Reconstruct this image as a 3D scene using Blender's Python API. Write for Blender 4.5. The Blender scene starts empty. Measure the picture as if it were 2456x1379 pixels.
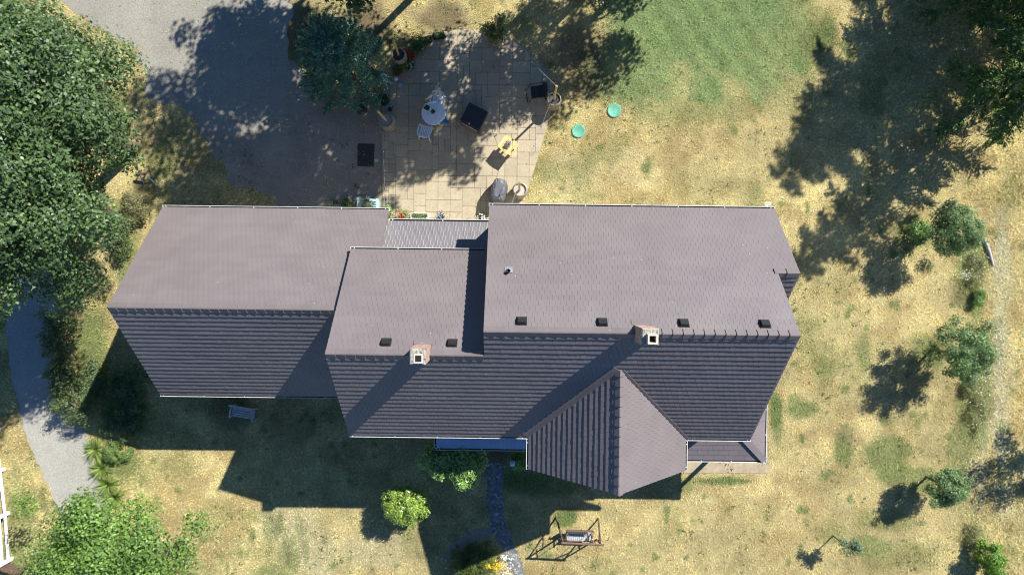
import bpy, math, random
import numpy as np
from mathutils import Matrix, Vector

random.seed(7)
rng = np.random.default_rng(7)
sc = bpy.context.scene
C = sc.collection

# ------------------------------------------------------------------ camera
CAM_H = 31.0
F_PX = 1661.0                     # focal length in photograph pixels (2456 wide)
TX, TY, ROLL = 0.0023, -0.0205, 0.0121


def _rot():
    c, s = math.cos(ROLL), math.sin(ROLL)
    rz = np.array([[c, s, 0], [-s, c, 0], [0, 0, 1.0]])
    c, s = math.cos(TX), math.sin(TX)
    ry = np.array([[c, 0, s], [0, 1, 0], [-s, 0, c]])
    c, s = math.cos(TY), math.sin(TY)
    rx = np.array([[1, 0, 0], [0, c, s], [0, -s, c]])
    return rx @ ry @ rz


RWC = _rot()
cam_data = bpy.data.cameras.new('Camera')
cam = bpy.data.objects.new('Camera', cam_data)
C.objects.link(cam)
cam.matrix_world = Matrix.Translation((0, 0, CAM_H)) @ Matrix(RWC.T.tolist()).to_4x4()
cam_data.sensor_fit = 'HORIZONTAL'
cam_data.sensor_width = 36.0
cam_data.lens = 36.0 * F_PX / 2456.0
cam_data.clip_end = 2000
sc.camera = cam

# ------------------------------------------------------------------ sky, sun, exposure
SUN = Vector((0.78, 0.78, 1.0)).normalized()
world = bpy.data.worlds.new('World')
sc.world = world
world.use_nodes = True
wn = world.node_tree
sky = wn.nodes.new('ShaderNodeTexSky')
sky.sky_type = 'NISHITA'
sky.sun_disc = False
sky.sun_elevation = math.asin(SUN.z)
sky.sun_rotation = math.radians(45)
sky.air_density = 1.0
sky.dust_density = 0.0
sky.ozone_density = 6.0
wn.nodes['Background'].inputs['Strength'].default_value = 0.066
tint = wn.nodes.new('ShaderNodeMix'); tint.data_type = 'RGBA'; tint.blend_type = 'MULTIPLY'
tint.inputs[0].default_value = 1.0
tint.inputs[7].default_value = (0.70, 0.93, 1.14, 1)      # deep clear-day blue over the whole sky
wn.links.new(sky.outputs[0], tint.inputs[6])
wn.links.new(tint.outputs[2], wn.nodes['Background'].inputs['Color'])
sun_data = bpy.data.lights.new('Sun', 'SUN')
sun_data.energy = 5.0
sun_data.angle = math.radians(0.53)
sun_data.color = (1.0, 0.98, 0.93)
sun_ob = bpy.data.objects.new('Sun', sun_data)
C.objects.link(sun_ob)
sun_ob.location = (20, 20, 40)
sun_ob.rotation_euler = SUN.to_track_quat('Z', 'Y').to_euler()
sc.view_settings.view_transform = 'Standard'
sc.view_settings.look = 'None'
sc.view_settings.gamma = 1.0
sc.view_settings.exposure = 0.86
sc.render.engine = 'CYCLES'
sc.cycles.filter_width = 1.1
sc.cycles.max_bounces = 6
sc.cycles.transparent_max_bounces = 6


# ------------------------------------------------------------------ helpers
def at(px, py, z=0.0):
    """world point at height z that lies under a photograph pixel"""
    d = np.array([(px - 1228) / F_PX, -(py - 689.5) / F_PX, -1.0])
    w = RWC.T @ d
    t = (z - CAM_H) / w[2]
    return Vector((w[0] * t, w[1] * t, z))


def gpix(x, y):
    """photograph pixel of ground points (arrays)"""
    v = RWC @ np.stack([x, y, np.full_like(x, -CAM_H)])
    return 1228 - F_PX * v[0] / v[2], 689.5 + F_PX * v[1] / v[2]


def tag(o, label=None, cat=None, group=None, kind=None):
    if label: o['label'] = label
    if cat: o['category'] = cat
    if group: o['group'] = group
    if kind: o['kind'] = kind
    return o


def thing(name, label, cat, loc=(0, 0, 0), rz=0.0, group=None):
    o = bpy.data.objects.new(name, None)
    o.empty_display_size = 0.2
    C.objects.link(o)
    o.location = loc
    o.rotation_euler = (0, 0, rz)
    return tag(o, label, cat, group)


def link(name, me, mat=None, parent=None, loc=None):
    o = bpy.data.objects.new(name, me)
    C.objects.link(o)
    if mat is not None and not me.materials:
        me.materials.append(mat)
    if parent is not None: o.parent = parent
    if loc is not None: o.location = loc
    return o


class MB:
    def __init__(self): self.v = []; self.f = []; self.sm = []

    def add(self, vs, fs, smooth=False):
        b = len(self.v)
        self.v += [tuple(p) for p in vs]
        self.f += [tuple(i + b for i in f) for f in fs]
        self.sm += [smooth] * len(fs)
        return self

    def box(self, x0, x1, y0, y1, z0, z1, m=None):
        vs = [Vector((x, y, z)) for z in (z0, z1) for y in (y0, y1) for x in (x0, x1)]
        if m is not None: vs = [m @ p for p in vs]
        return self.add(vs, [(0, 2, 3, 1), (4, 5, 7, 6), (0, 1, 5, 4), (2, 6, 7, 3), (0, 4, 6, 2), (1, 3, 7, 5)])

    def bar(self, a, b, w, h, up=(0, 0, 1)):
        a, b = Vector(a), Vector(b)
        d = (b - a); L = d.length; d.normalize()
        upv = Vector(up)
        if abs(d.dot(upv)) > 0.95: upv = Vector((0, 1, 0))
        s = d.cross(upv).normalized(); n = s.cross(d)
        m = Matrix(((d.x, s.x, n.x, a.x), (d.y, s.y, n.y, a.y), (d.z, s.z, n.z, a.z), (0, 0, 0, 1)))
        return self.box(0, L, -w / 2, w / 2, -h / 2, h / 2, m)

    def tube(self, path, radii, n=8, cap=True):
        path = [Vector(p) for p in path]
        if not hasattr(radii, '__len__'): radii = [radii] * len(path)
        vs = []; fs = []
        ref = Vector((0.31, 0.83, 0.46)).normalized()
        for i, p in enumerate(path):
            d = (path[min(i + 1, len(path) - 1)] - path[max(i - 1, 0)]).normalized()
            s = d.cross(ref).normalized(); t = s.cross(d)
            for k in range(n):
                a = 2 * math.pi * k / n
                vs.append(p + radii[i] * (math.cos(a) * s + math.sin(a) * t))
        for i in range(len(path) - 1):
            for k in range(n):
                fs.append((i * n + k, i * n + (k + 1) % n, (i + 1) * n + (k + 1) % n, (i + 1) * n + k))
        self.add(vs, fs, True)
        if cap:
            self.add(vs[:n], [tuple(range(n))]); self.add(vs[-n:], [tuple(range(n - 1, -1, -1))])
        return self

    def lathe(self, prof, n=24, c=(0, 0, 0), smooth=True, sx=1.0, sy=1.0, close=False):
        vs = []; fs = []
        for r, z in prof:
            for k in range(n):
                a = 2 * math.pi * k / n
                vs.append((c[0] + sx * r * math.cos(a), c[1] + sy * r * math.sin(a), c[2] + z))
        for i in range(len(prof) - 1):
            for k in range(n):
                fs.append((i * n + k, i * n + (k + 1) % n, (i + 1) * n + (k + 1) % n, (i + 1) * n + k))
        self.add(vs, fs, smooth)
        if close:
            self.add(vs[-n:], [tuple(range(n))]); self.add(vs[:n], [tuple(range(n - 1, -1, -1))])
        return self

    def prism(self, poly, z0, z1, inset=0.0, chamfer=0.0):
        n = len(poly)
        a = [(p[0], p[1], z0) for p in poly]
        if chamfer > 0:
            cx = sum(p[0] for p in poly) / n; cy = sum(p[1] for p in poly) / n
            top = []
            for p in poly:
                d = math.hypot(p[0] - cx, p[1] - cy) or 1
                k = 1 - chamfer * 1.4 / d
                top.append((cx + (p[0] - cx) * k, cy + (p[1] - cy) * k, z1))
            b = [(p[0], p[1], z1 - chamfer) for p in poly]
            vs = a + b + top
            fs = [tuple(range(2 * n, 3 * n))]
            for r in (0, 1):
                for i in range(n):
                    j = (i + 1) % n
                    fs.append((r * n + i, r * n + j, (r + 1) * n + j, (r + 1) * n + i))
            return self.add(vs, fs)
        b = [(p[0], p[1], z1) for p in poly]
        fs = [tuple(range(n, 2 * n)), tuple(range(n - 1, -1, -1))]
        for i in range(n):
            j = (i + 1) % n
            fs.append((i, j, n + j, n + i))
        return self.add(a + b, fs)

    def mesh(self, name):
        me = bpy.data.meshes.new(name)
        me.from_pydata(self.v, [], self.f)
        if any(self.sm): me.polygons.foreach_set('use_smooth', self.sm)
        me.update()
        return me

    def build(self, name, mat, parent=None, loc=None):
        return link(name, self.mesh(name), mat, parent, loc)


def mesh_np(name, verts, faces, col=None, smooth=False):
    """verts (N,3), faces (M,k) arrays, col (N,3) point colour"""
    me = bpy.data.meshes.new(name)
    verts = np.ascontiguousarray(verts, np.float32); faces = np.ascontiguousarray(faces, np.int32)
    n, k = faces.shape
    me.vertices.add(len(verts)); me.vertices.foreach_set('co', verts.ravel())
    me.loops.add(n * k); me.loops.foreach_set('vertex_index', faces.ravel())
    me.polygons.add(n)
    me.polygons.foreach_set('loop_start', np.arange(0, n * k, k, dtype=np.int32))
    if smooth: me.polygons.foreach_set('use_smooth', np.ones(n, bool))
    me.update(calc_edges=True)
    if col is not None:
        ca = me.color_attributes.new('Col', 'FLOAT_COLOR', 'POINT')
        c4 = np.ones((len(verts), 4), np.float32); c4[:, :3] = col
        ca.data.foreach_set('color', c4.ravel())
    return me


def clip_poly(poly, clip):
    """Sutherland-Hodgman, clip convex ccw"""
    out = poly
    for i in range(len(clip)):
        a = clip[i]; b = clip[(i + 1) % len(clip)]
        ex, ey = b[0] - a[0], b[1] - a[1]
        inp = out; out = []
        if not inp: return []
        for k in range(len(inp)):
            p = inp[k]; q = inp[(k + 1) % len(inp)]
            dp = ex * (p[1] - a[1]) - ey * (p[0] - a[0])
            dq = ex * (q[1] - a[1]) - ey * (q[0] - a[0])
            if dp >= -1e-9: out.append(p)
            if (dp > 1e-9 and dq < -1e-9) or (dp < -1e-9 and dq > 1e-9):
                t = dp / (dp - dq)
                out.append((p[0] + t * (q[0] - p[0]), p[1] + t * (q[1] - p[1])))
    return out


def parea(p):
    return 0.5 * sum(p[i][0] * p[(i + 1) % len(p)][1] - p[(i + 1) % len(p)][0] * p[i][1] for i in range(len(p)))


def in_poly(x, y, poly):
    r = np.zeros(x.shape, bool)
    n = len(poly)
    for i in range(n):
        x0, y0 = poly[i]; x1, y1 = poly[(i + 1) % n]
        c = ((y0 > y) != (y1 > y)) & (x < (x1 - x0) * (y - y0) / ((y1 - y0) or 1e-9) + x0)
        r ^= c
    return r


_g = rng.random((256, 256))


def vnoise(x, y, s):
    """smooth value noise 0..1 with cell size s"""
    u = x / s + 37.3; v = y / s + 91.7
    i = np.floor(u).astype(int); j = np.floor(v).astype(int)
    a = u - i; b = v - j
    a = a * a * (3 - 2 * a); b = b * b * (3 - 2 * b)
    g = lambda p, q: _g[p % 256, q % 256]
    return (g(i, j) * (1 - a) + g(i + 1, j) * a) * (1 - b) + (g(i, j + 1) * (1 - a) + g(i + 1, j + 1) * a) * b


def fbm(x, y, s, o=4):
    r = 0; w = 0
    for k in range(o):
        r = r + vnoise(x + 13 * k, y - 7 * k, s / 2 ** k) * 0.55 ** k; w += 0.55 ** k
    return r / w


def sstep(a, b, x):
    t = np.clip((x - a) / (b - a), 0, 1)
    return t * t * (3 - 2 * t)


# ------------------------------------------------------------------ materials
def new_mat(name):
    m = bpy.data.materials.new(name)
    m.use_nodes = True
    nt = m.node_tree
    return m, nt, nt.nodes['Principled BSDF']


def N(nt, t, **kw):
    n = nt.nodes.new(t)
    for k, v in kw.items():
        if k in n.inputs: n.inputs[k].default_value = v
        else: setattr(n, k, v)
    return n


def mixc(nt, fac, a, b, blend='MIX'):
    n = nt.nodes.new('ShaderNodeMix'); n.data_type = 'RGBA'; n.blend_type = blend
    for inp, val in ((n.inputs[0], fac), (n.inputs[6], a), (n.inputs[7], b)):
        if isinstance(val, (int, float)): inp.default_value = val
        elif isinstance(val, tuple): inp.default_value = (*val[:3], 1)
        else: nt.links.new(val, inp)
    return n.outputs[2]


def ramp(nt, sock, stops):
    r = nt.nodes.new('ShaderNodeValToRGB')
    e = r.color_ramp.elements
    while len(e) < len(stops): e.new(0.5)
    for el, (p, c) in zip(e, stops):
        el.position = p
        el.color = (*c, 1) if isinstance(c, tuple) else (c, c, c, 1)
    nt.links.new(sock, r.inputs[0])
    return r.outputs[0]


def noise(nt, scale, detail=4, rough=0.55, coord='Position', stretch=None):
    if coord == 'Position': s = nt.nodes.new('ShaderNodeNewGeometry').outputs['Position']
    else: s = nt.nodes.new('ShaderNodeTexCoord').outputs[coord]
    if stretch:
        mp = nt.nodes.new('ShaderNodeMapping'); mp.inputs['Scale'].default_value = stretch
        nt.links.new(s, mp.inputs[0]); s = mp.outputs[0]
    n = N(nt, 'ShaderNodeTexNoise', Scale=scale, Detail=detail, Roughness=rough)
    nt.links.new(s, n.inputs['Vector'])
    return n.outputs[0]


def bump(nt, bsdf, sock, strength=0.3, dist=0.02):
    b = N(nt, 'ShaderNodeBump', Strength=strength, Distance=dist)
    nt.links.new(sock, b.inputs['Height'])
    nt.links.new(b.outputs[0], bsdf.inputs['Normal'])


def mat(name, col, rough=0.6, var=0.25, scale=6.0, metal=0.0, bmp=0.0, bscale=30.0, coord='Position', spec=0.5, rand=0.0, stretch=None):
    m, nt, b = new_mat(name)
    b.inputs['Roughness'].default_value = rough
    b.inputs['Metallic'].default_value = metal
    b.inputs['Specular IOR Level'].default_value = spec
    f = noise(nt, scale, 5, 0.6, coord, stretch)
    d = tuple(c * (1 - var) for c in col); l = tuple(min(1, c * (1 + var)) for c in col)
    c = ramp(nt, f, [(0.3, d), (0.7, l)])
    if rand:
        oi = nt.nodes.new('ShaderNodeObjectInfo')
        k = ramp(nt, oi.outputs['Random'], [(0.0, (1 - rand,) * 3), (1.0, (1 + rand,) * 3)])
        c = mixc(nt, 1.0, c, k, 'MULTIPLY')
    nt.links.new(c, b.inputs['Base Color'])
    if bmp: bump(nt, b, noise(nt, bscale, 4, 0.6, coord, stretch), bmp, 0.01)
    return m


def leaf_mat(name, transl=0.35, rough=0.45, spec=0.4):
    m, nt, b = new_mat(name)
    a = nt.nodes.new('ShaderNodeVertexColor'); a.layer_name = 'Col'
    nt.links.new(a.outputs[0], b.inputs['Base Color'])
    b.inputs['Roughness'].default_value = rough
    b.inputs['Specular IOR Level'].default_value = spec
    tr = nt.nodes.new('ShaderNodeBsdfTranslucent')
    tc = mixc(nt, 1.0, a.outputs[0], (1.25, 1.3, 0.55), 'MULTIPLY')
    nt.links.new(tc, tr.inputs[0])
    mx = N(nt, 'ShaderNodeMixShader'); mx.inputs[0].default_value = transl
    nt.links.new(b.outputs[0], mx.inputs[1]); nt.links.new(tr.outputs[0], mx.inputs[2])
    nt.links.new(mx.outputs[0], nt.nodes['Material Output'].inputs[0])
    return m


M = {}
M['leaf'] = leaf_mat('leaf')
M['glossleaf'] = leaf_mat('gloss_leaf', 0.15, 0.3, 0.6)
M['needle'] = leaf_mat('needle', 0.2, 0.55, 0.25)
M['blade'] = leaf_mat('grass_blade', 0.3, 0.7, 0.2)
M['petal'] = leaf_mat('petal', 0.25, 0.6, 0.2)
M['bark'] = mat('bark', (0.14, 0.10, 0.07), 0.9, 0.4, 14, bmp=0.6, bscale=30)
M['greybark'] = mat('grey_bark', (0.24, 0.22, 0.2), 0.85, 0.35, 14, bmp=0.5, bscale=30)
M['white'] = mat('white_paint', (0.78, 0.78, 0.76), 0.4, 0.06, 8)
M['gutter'] = mat('gutter_paint', (0.56, 0.56, 0.54), 0.5, 0.2, 2.5)
M['gutterdark'] = mat('gutter_dirt', (0.035, 0.033, 0.03), 0.8, 0.3, 20)
M['siding'] = mat('siding', (0.5, 0.47, 0.42), 0.6, 0.06, 3)
M['deck'] = mat('roof_edge', (0.06, 0.05, 0.05), 0.55, 0.15, 8)
M['plastic_white'] = mat('white_plastic', (0.72, 0.74, 0.76), 0.4, 0.12, 12)
M['black'] = mat('black_fabric', (0.022, 0.023, 0.027), 0.6, 0.25, 14, bmp=0.2, bscale=60)
M['blackmetal'] = mat('black_metal', (0.02, 0.02, 0.022), 0.35, 0.2, 10)
M['chrome'] = mat('bright_metal', (0.55, 0.55, 0.56), 0.25, 0.1, 10, metal=0.9)
M['galv'] = mat('galvanised', (0.42, 0.43, 0.44), 0.45, 0.2, 12, metal=0.6)
M['brown'] = mat('brown_panel', (0.17, 0.115, 0.055), 0.55, 0.2, 8)
M['blue'] = mat('blue_plastic', (0.015, 0.17, 0.42), 0.4, 0.15, 10)
M['paleblue'] = mat('pale_blue', (0.33, 0.52, 0.72), 0.4, 0.12, 10)
M['red'] = mat('red_plastic', (0.42, 0.03, 0.045), 0.45, 0.2, 10)
M['pink'] = mat('pink', (0.75, 0.16, 0.25), 0.5, 0.1, 10)
M['lidgreen'] = mat('green_lid', (0.10, 0.33, 0.22), 0.55, 0.22, 3.5, bmp=0.15, bscale=25)
M['soil'] = mat('soil', (0.05, 0.038, 0.028), 0.95, 0.4, 18, bmp=0.6, bscale=40)
M['concrete'] = mat('pad_concrete', (0.34, 0.275, 0.175), 0.9, 0.25, 3.5, bmp=0.3, bscale=40)
M['oldwood'] = mat('weathered_wood', (0.4, 0.385, 0.37), 0.85, 0.35, 9, bmp=0.4, bscale=30)
M['redwood'] = mat('brown_wood', (0.14, 0.085, 0.06), 0.75, 0.35, 9, bmp=0.3, bscale=30)
M['pole'] = mat('pole_wood', (0.46, 0.34, 0.13), 0.75, 0.25, 10, bmp=0.3, bscale=40)
M['pine'] = mat('fresh_pine', (0.62, 0.44, 0.17), 0.6, 0.2, 5, rand=0.12, coord='Object', stretch=(1, 9, 1))
M['barrel'] = mat('barrel_oak', (0.27, 0.20, 0.10), 0.75, 0.35, 9, bmp=0.3, bscale=30, stretch=(6, 6, 0.7))
M['barreltop'] = mat('barrel_gravel', (0.42, 0.38, 0.34), 0.95, 0.35, 25, bmp=0.7, bscale=50)
M['barreldark'] = mat('barrel_dark', (0.075, 0.07, 0.075), 0.9, 0.4, 20, bmp=0.7, bscale=50)
M['cover'] = mat('grill_cover', (0.115, 0.12, 0.13), 0.5, 0.12, 6, bmp=0.25, bscale=9)
M['mat'] = mat('door_mat', (0.035, 0.033, 0.034), 0.95, 0.3, 25, bmp=0.5, bscale=80)
M['bulb'] = mat('bulb_glass', (0.6, 0.58, 0.5), 0.15, 0.1, 10)
M['porchmetal'] = mat('sky_tinted_metal', (0.30, 0.34, 0.40), 0.28, 0.12, 2, metal=0.85)  # porch roofing tinted bluer and made glossier to stand in for reflected sky
M['cable'] = mat('cable', (0.3, 0.29, 0.27), 0.6, 0.1, 10)
M['mint'] = mat('mint_paint', (0.42, 0.60, 0.62), 0.6, 0.2, 8)
M['brick'] = None


def roof_mat(name, base, rough):
    m, nt, b = new_mat(name)
    f = noise(nt, 0.9, 3, 0.5)
    c = ramp(nt, f, [(0.3, tuple(x * 0.93 for x in base)), (0.7, tuple(x * 1.06 for x in base))])
    # fine panel-to-panel tone
    oi = nt.nodes.new('ShaderNodeObjectInfo')
    k = ramp(nt, oi.outputs['Random'], [(0, (0.965,) * 3), (1, (1.035,) * 3)])
    c = mixc(nt, 1.0, c, k, 'MULTIPLY')
    # lichen and bird specks
    g = nt.nodes.new('ShaderNodeNewGeometry')
    vo = N(nt, 'ShaderNodeTexVoronoi', Scale=2.3); vo.feature = 'F1'
    nt.links.new(g.outputs['Position'], vo.inputs['Vector'])
    sp = ramp(nt, vo.outputs['Distance'], [(0.02, 0.9), (0.045, 0.0)])
    c = mixc(nt, sp, c, (0.5, 0.48, 0.44))
    stn = ramp(nt, noise(nt, 0.55, 6, 0.68), [(0.4, (0.955, 0.955, 0.96)), (0.55, (1.0, 1.0, 1.0)), (0.72, (1.035, 1.03, 1.01))])
    c = mixc(nt, 1.0, c, stn, 'MULTIPLY')
    lic = ramp(nt, noise(nt, 3.1, 7, 0.75), [(0.64, 0.0), (0.76, 0.16)])
    c = mixc(nt, lic, c, (0.27, 0.26, 0.23))
    nt.links.new(c, b.inputs['Base Color'])
    r = ramp(nt, noise(nt, 14, 4), [(0.3, rough - 0.06), (0.7, rough + 0.08)])
    nt.links.new(r, b.inputs['Roughness'])
    b.inputs['Specular IOR Level'].default_value = 0.4
    bump(nt, b, noise(nt, 55, 3), 0.12, 0.004)
    return m


M['roof'] = roof_mat('metal_shake', (0.164, 0.138, 0.136), 0.46)
M['deck'] = M['roof']
M['roof2'] = roof_mat('metal_tile', (0.19, 0.175, 0.178), 0.22)


def brick_mat():
    m, nt, b = new_mat('chimney_brick')
    tc = nt.nodes.new('ShaderNodeTexCoord')
    sep = nt.nodes.new('ShaderNodeSeparateXYZ'); nt.links.new(tc.outputs['Object'], sep.inputs[0])
    ad = N(nt, 'ShaderNodeMath', operation='ADD')
    nt.links.new(sep.outputs[0], ad.inputs[0]); nt.links.new(sep.outputs[1], ad.inputs[1])
    cb = nt.nodes.new('ShaderNodeCombineXYZ')
    nt.links.new(ad.outputs[0], cb.inputs[0]); nt.links.new(sep.outputs[2], cb.inputs[1])
    br = N(nt, 'ShaderNodeTexBrick', Scale=1.0)
    br.inputs['Brick Width'].default_value = 0.2; br.inputs['Row Height'].default_value = 0.07
    br.inputs['Mortar Size'].default_value = 0.012
    br.inputs['Color1'].default_value = (0.42, 0.18, 0.1, 1); br.inputs['Color2'].default_value = (0.5, 0.26, 0.16, 1)
    br.inputs['Mortar'].default_value = (0.5, 0.42, 0.36, 1)
    nt.links.new(cb.outputs[0], br.inputs['Vector'])
    st = ramp(nt, noise(nt, 7, 5), [(0.5, 0.0), (0.72, 1.0)])
    c = mixc(nt, st, br.outputs['Color'], (0.09, 0.07, 0.05))
    nt.links.new(c, b.inputs['Base Color']); b.inputs['Roughness'].default_value = 0.9
    bump(nt, b, br.outputs['Fac'], -0.5, 0.01)
    return m


M['brick'] = brick_mat()


def cap_mat():
    m, nt, b = new_mat('mortar_cap')
    c = ramp(nt, noise(nt, 16, 6, 0.7), [(0.40, (0.06, 0.05, 0.035)), (0.48, (0.30, 0.285, 0.235)), (0.65, (0.42, 0.40, 0.35))])
    nt.links.new(c, b.inputs['Base Color']); b.inputs['Roughness'].default_value = 0.95
    bump(nt, b, noise(nt, 40, 4), 0.5, 0.01)
    return m


M['cap'] = cap_mat()
M['flue'] = mat('clay_flue', (0.5, 0.46, 0.36), 0.85, 0.15, 12)
M['soot'] = mat('soot', (0.012, 0.01, 0.008), 0.95, 0.2, 12)


def slab_mat():
    m, nt, b = new_mat('stamped_concrete')
    oi = nt.nodes.new('ShaderNodeObjectInfo')
    base = ramp(nt, oi.outputs['Random'], [(0.0, (0.37, 0.31, 0.205)), (0.5, (0.405, 0.34, 0.225)), (1.0, (0.44, 0.37, 0.25))])
    # stone relief veins
    wv = N(nt, 'ShaderNodeTexNoise', Scale=5.5, Detail=5.0, Roughness=0.62, Distortion=2.2)
    g = nt.nodes.new('ShaderNodeNewGeometry'); nt.links.new(g.outputs['Position'], wv.inputs['Vector'])
    vein = ramp(nt, wv.outputs[0], [(0.455, 0.0), (0.49, 0.6), (0.525, 0.0)])
    c = mixc(nt, vein, base, (0.20, 0.15, 0.095))
    c = mixc(nt, 1.0, c, ramp(nt, noise(nt, 1.2, 4), [(0.3, (0.86, 0.86, 0.88)), (0.7, (1.08, 1.06, 1.03))]), 'MULTIPLY')
    st = ramp(nt, noise(nt, 2.7, 5, 0.65), [(0.6, 0.0), (0.74, 0.6)])
    c = mixc(nt, st, c, (0.11, 0.09, 0.07))
    nt.links.new(c, b.inputs['Base Color']); b.inputs['Roughness'].default_value = 0.7
    bump(nt, b, wv.outputs[0], 0.35, 0.012)
    return m


M['slab'] = slab_mat()


def sheet_mat(name, c0, c1, c2, s1=0.6, s2=30, rough=0.95, speck=None, bstr=0.5):
    m, nt, b = new_mat(name)
    a = ramp(nt, noise(nt, s1, 5, 0.6), [(0.32, c0), (0.68, c1)])
    f = ramp(nt, noise(nt, s2, 3, 0.7), [(0.35, (0.72, 0.72, 0.72)), (0.7, (1.22, 1.2, 1.18))])
    c = mixc(nt, 1.0, a, f, 'MULTIPLY')
    k = ramp(nt, noise(nt, s1 * 3.7, 5, 0.65), [(0.56, 0.0), (0.72, 0.7)])
    c = mixc(nt, k, c, c2)
    if speck:
        s = ramp(nt, noise(nt, speck[1], 7, 0.78), [(speck[2], 0.0), (speck[2] + 0.05, 1.0)])
        c = mixc(nt, s, c, speck[0])
    nt.links.new(c, b.inputs['Base Color']); b.inputs['Roughness'].default_value = rough
    bump(nt, b, noise(nt, s2, 4, 0.7), bstr, 0.02)
    return m


M['gravel'] = sheet_mat('gravel', (0.25, 0.232, 0.188), (0.31, 0.288, 0.236), (0.19, 0.178, 0.15), 0.5, 16)
M['yarddirt'] = sheet_mat('packed_dirt', (0.23, 0.2, 0.16), (0.31, 0.27, 0.215), (0.15, 0.13, 0.105), 0.8, 18)
M['drive'] = sheet_mat('drive_gravel', (0.31, 0.295, 0.25), (0.37, 0.35, 0.30), (0.26, 0.245, 0.215), 0.35, 18, bstr=0.3)
M['path'] = sheet_mat('mossy_path', (0.09, 0.092, 0.094), (0.2, 0.2, 0.2), (0.055, 0.06, 0.055), 2.6, 18, speck=((0.4, 0.41, 0.42), 6.5, 0.54))


def ground_mat():
    m, nt, b = new_mat('lawn_ground')
    a = nt.nodes.new('ShaderNodeVertexColor'); a.layer_name = 'Col'
    f = ramp(nt, noise(nt, 11, 5, 0.72), [(0.3, (0.55, 0.53, 0.5)), (0.5, (0.98, 0.98, 0.98)), (0.72, (1.28, 1.26, 1.2))])
    c = mixc(nt, 1.0, a.outputs[0], f, 'MULTIPLY')
    f2 = ramp(nt, noise(nt, 38, 3, 0.7), [(0.32, (0.6, 0.6, 0.58)), (0.66, (1.2, 1.19, 1.15))])
    c = mixc(nt, 1.0, c, f2, 'MULTIPLY')
    nt.links.new(c, b.inputs['Base Color']); b.inputs['Roughness'].default_value = 0.95
    b.inputs['Specular IOR Level'].default_value = 0.1
    bump(nt, b, noise(nt, 24, 5, 0.7), 0.7, 0.03)
    return m


M['ground'] = ground_mat()


# ------------------------------------------------------------------ ground
# patches of green growth: photograph pixel centre, radii, strength
GREEN = [(1690, 40, 330, 230, 1.0), (1560, 130, 170, 140, .95), (1830, 70, 190, 170, .85), (1620, 240, 190, 80, .5), (1880, 200, 130, 80, .4), (1500, 210, 60, 70, .5), (1930, 250, 60, 50, .35),
         (1930, 980, 45, 26, .8), (1905, 955, 20, 20, .7), (2020, 1075, 28, 48, .8), (2125, 1085, 60, 45, .75), (2150, 1130, 50, 35, .8), (1975, 880, 28, 50, .6),
         (2070, 850, 26, 60, .6), (2125, 1005, 30, 25, .6), (1860, 985, 17, 75, .95), (1865, 1040, 14, 40, .6),
         (1740, 1152, 120, 13, .95), (1640, 1165, 30, 25, .6), (1260, 1150, 75, 40, .95), (1330, 1165, 80, 25, .7), (1357, 1242, 34, 24, .95),
         (300, 1120, 90, 60, .75), (420, 1110, 90, 40, .35), (60, 1230, 60, 130, .6), (40, 1330, 60, 60, .75), (645, 1290, 18, 70, .5), (690, 1340, 30, 60, .55),
         (650, 1375, 60, 30, .6), (672, 1255, 7, 30, .7), (684, 1300, 7, 30, .7), (700, 1345, 8, 30, .7), (716, 1260, 6, 40, .5), (735, 1320, 6, 40, .5), (600, 1240, 30, 20, .4), (520, 1230, 50, 40, .35), (1010, 960, 50, 20, .4), (860, 1165, 30, 20, .4), (395, 380, 45, 70, .55), (360, 470, 50, 40, .4), (300, 590, 45, 130, .7), (225, 860, 50, 130, .8), (290, 960, 70, 90, .8),
         (2330, 640, 45, 110, .75), (2340, 730, 20, 40, .8), (2330, 960, 45, 130, .65), (2300, 1090, 40, 80, .55), (2330, 1290, 50, 90, .5), (2200, 560, 60, 45, .7),
         (2230, 840, 50, 45, .7), (2215, 1150, 60, 45, .7), (2120, 1250, 90, 30, .5), (2080, 1305, 60, 30, .7), (2000, 1280, 40, 30, .4), (2170, 1330, 130, 40, .4),
         (1437, 355, 12, 10, .8), (1410, 330, 8, 8, .7), (1275, 395, 12, 16, .8), (1265, 460, 9, 14, .7), (1340, 305, 30, 10, .4), (1330, 470, 14, 10, .5), (1385, 440, 9, 9, .6),
         (1430, 470, 25, 9, .4), (1050, 1130, 60, 30, .5), (2430, 40, 80, 60, .5), (2250, 1190, 40, 20, .5), (1090, 1290, 20, 20, .5), (1140, 1330, 70, 50, .7),
         (500, 960, 90, 40, .3), (340, 1000, 60, 60, .6), (2420, 470, 40, 70, .35), (1270, 1310, 10, 8, .7), (870, 1000, 110, 40, .35), (1010, 1180, 60, 40, .3)]
PALE = [(2402, 620, 24, 130, .95), (2398, 820, 24, 150, .95), (2402, 1010, 22, 130, .85), (2360, 1010, 10, 110, .6), (2352, 1160, 9, 90, .6), (2410, 1200, 40, 60, .4), (2400, 520, 40, 40, .5), (700, 1270, 90, 70, .5), (930, 1320, 110, 60, .45), (760, 1330, 60, 60, .5), (2400, 700, 30, 200, .5), (2400, 900, 50, 120, .4), (1380, 430, 120, 70, .35), (1500, 400, 120, 60, .25)]
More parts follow.
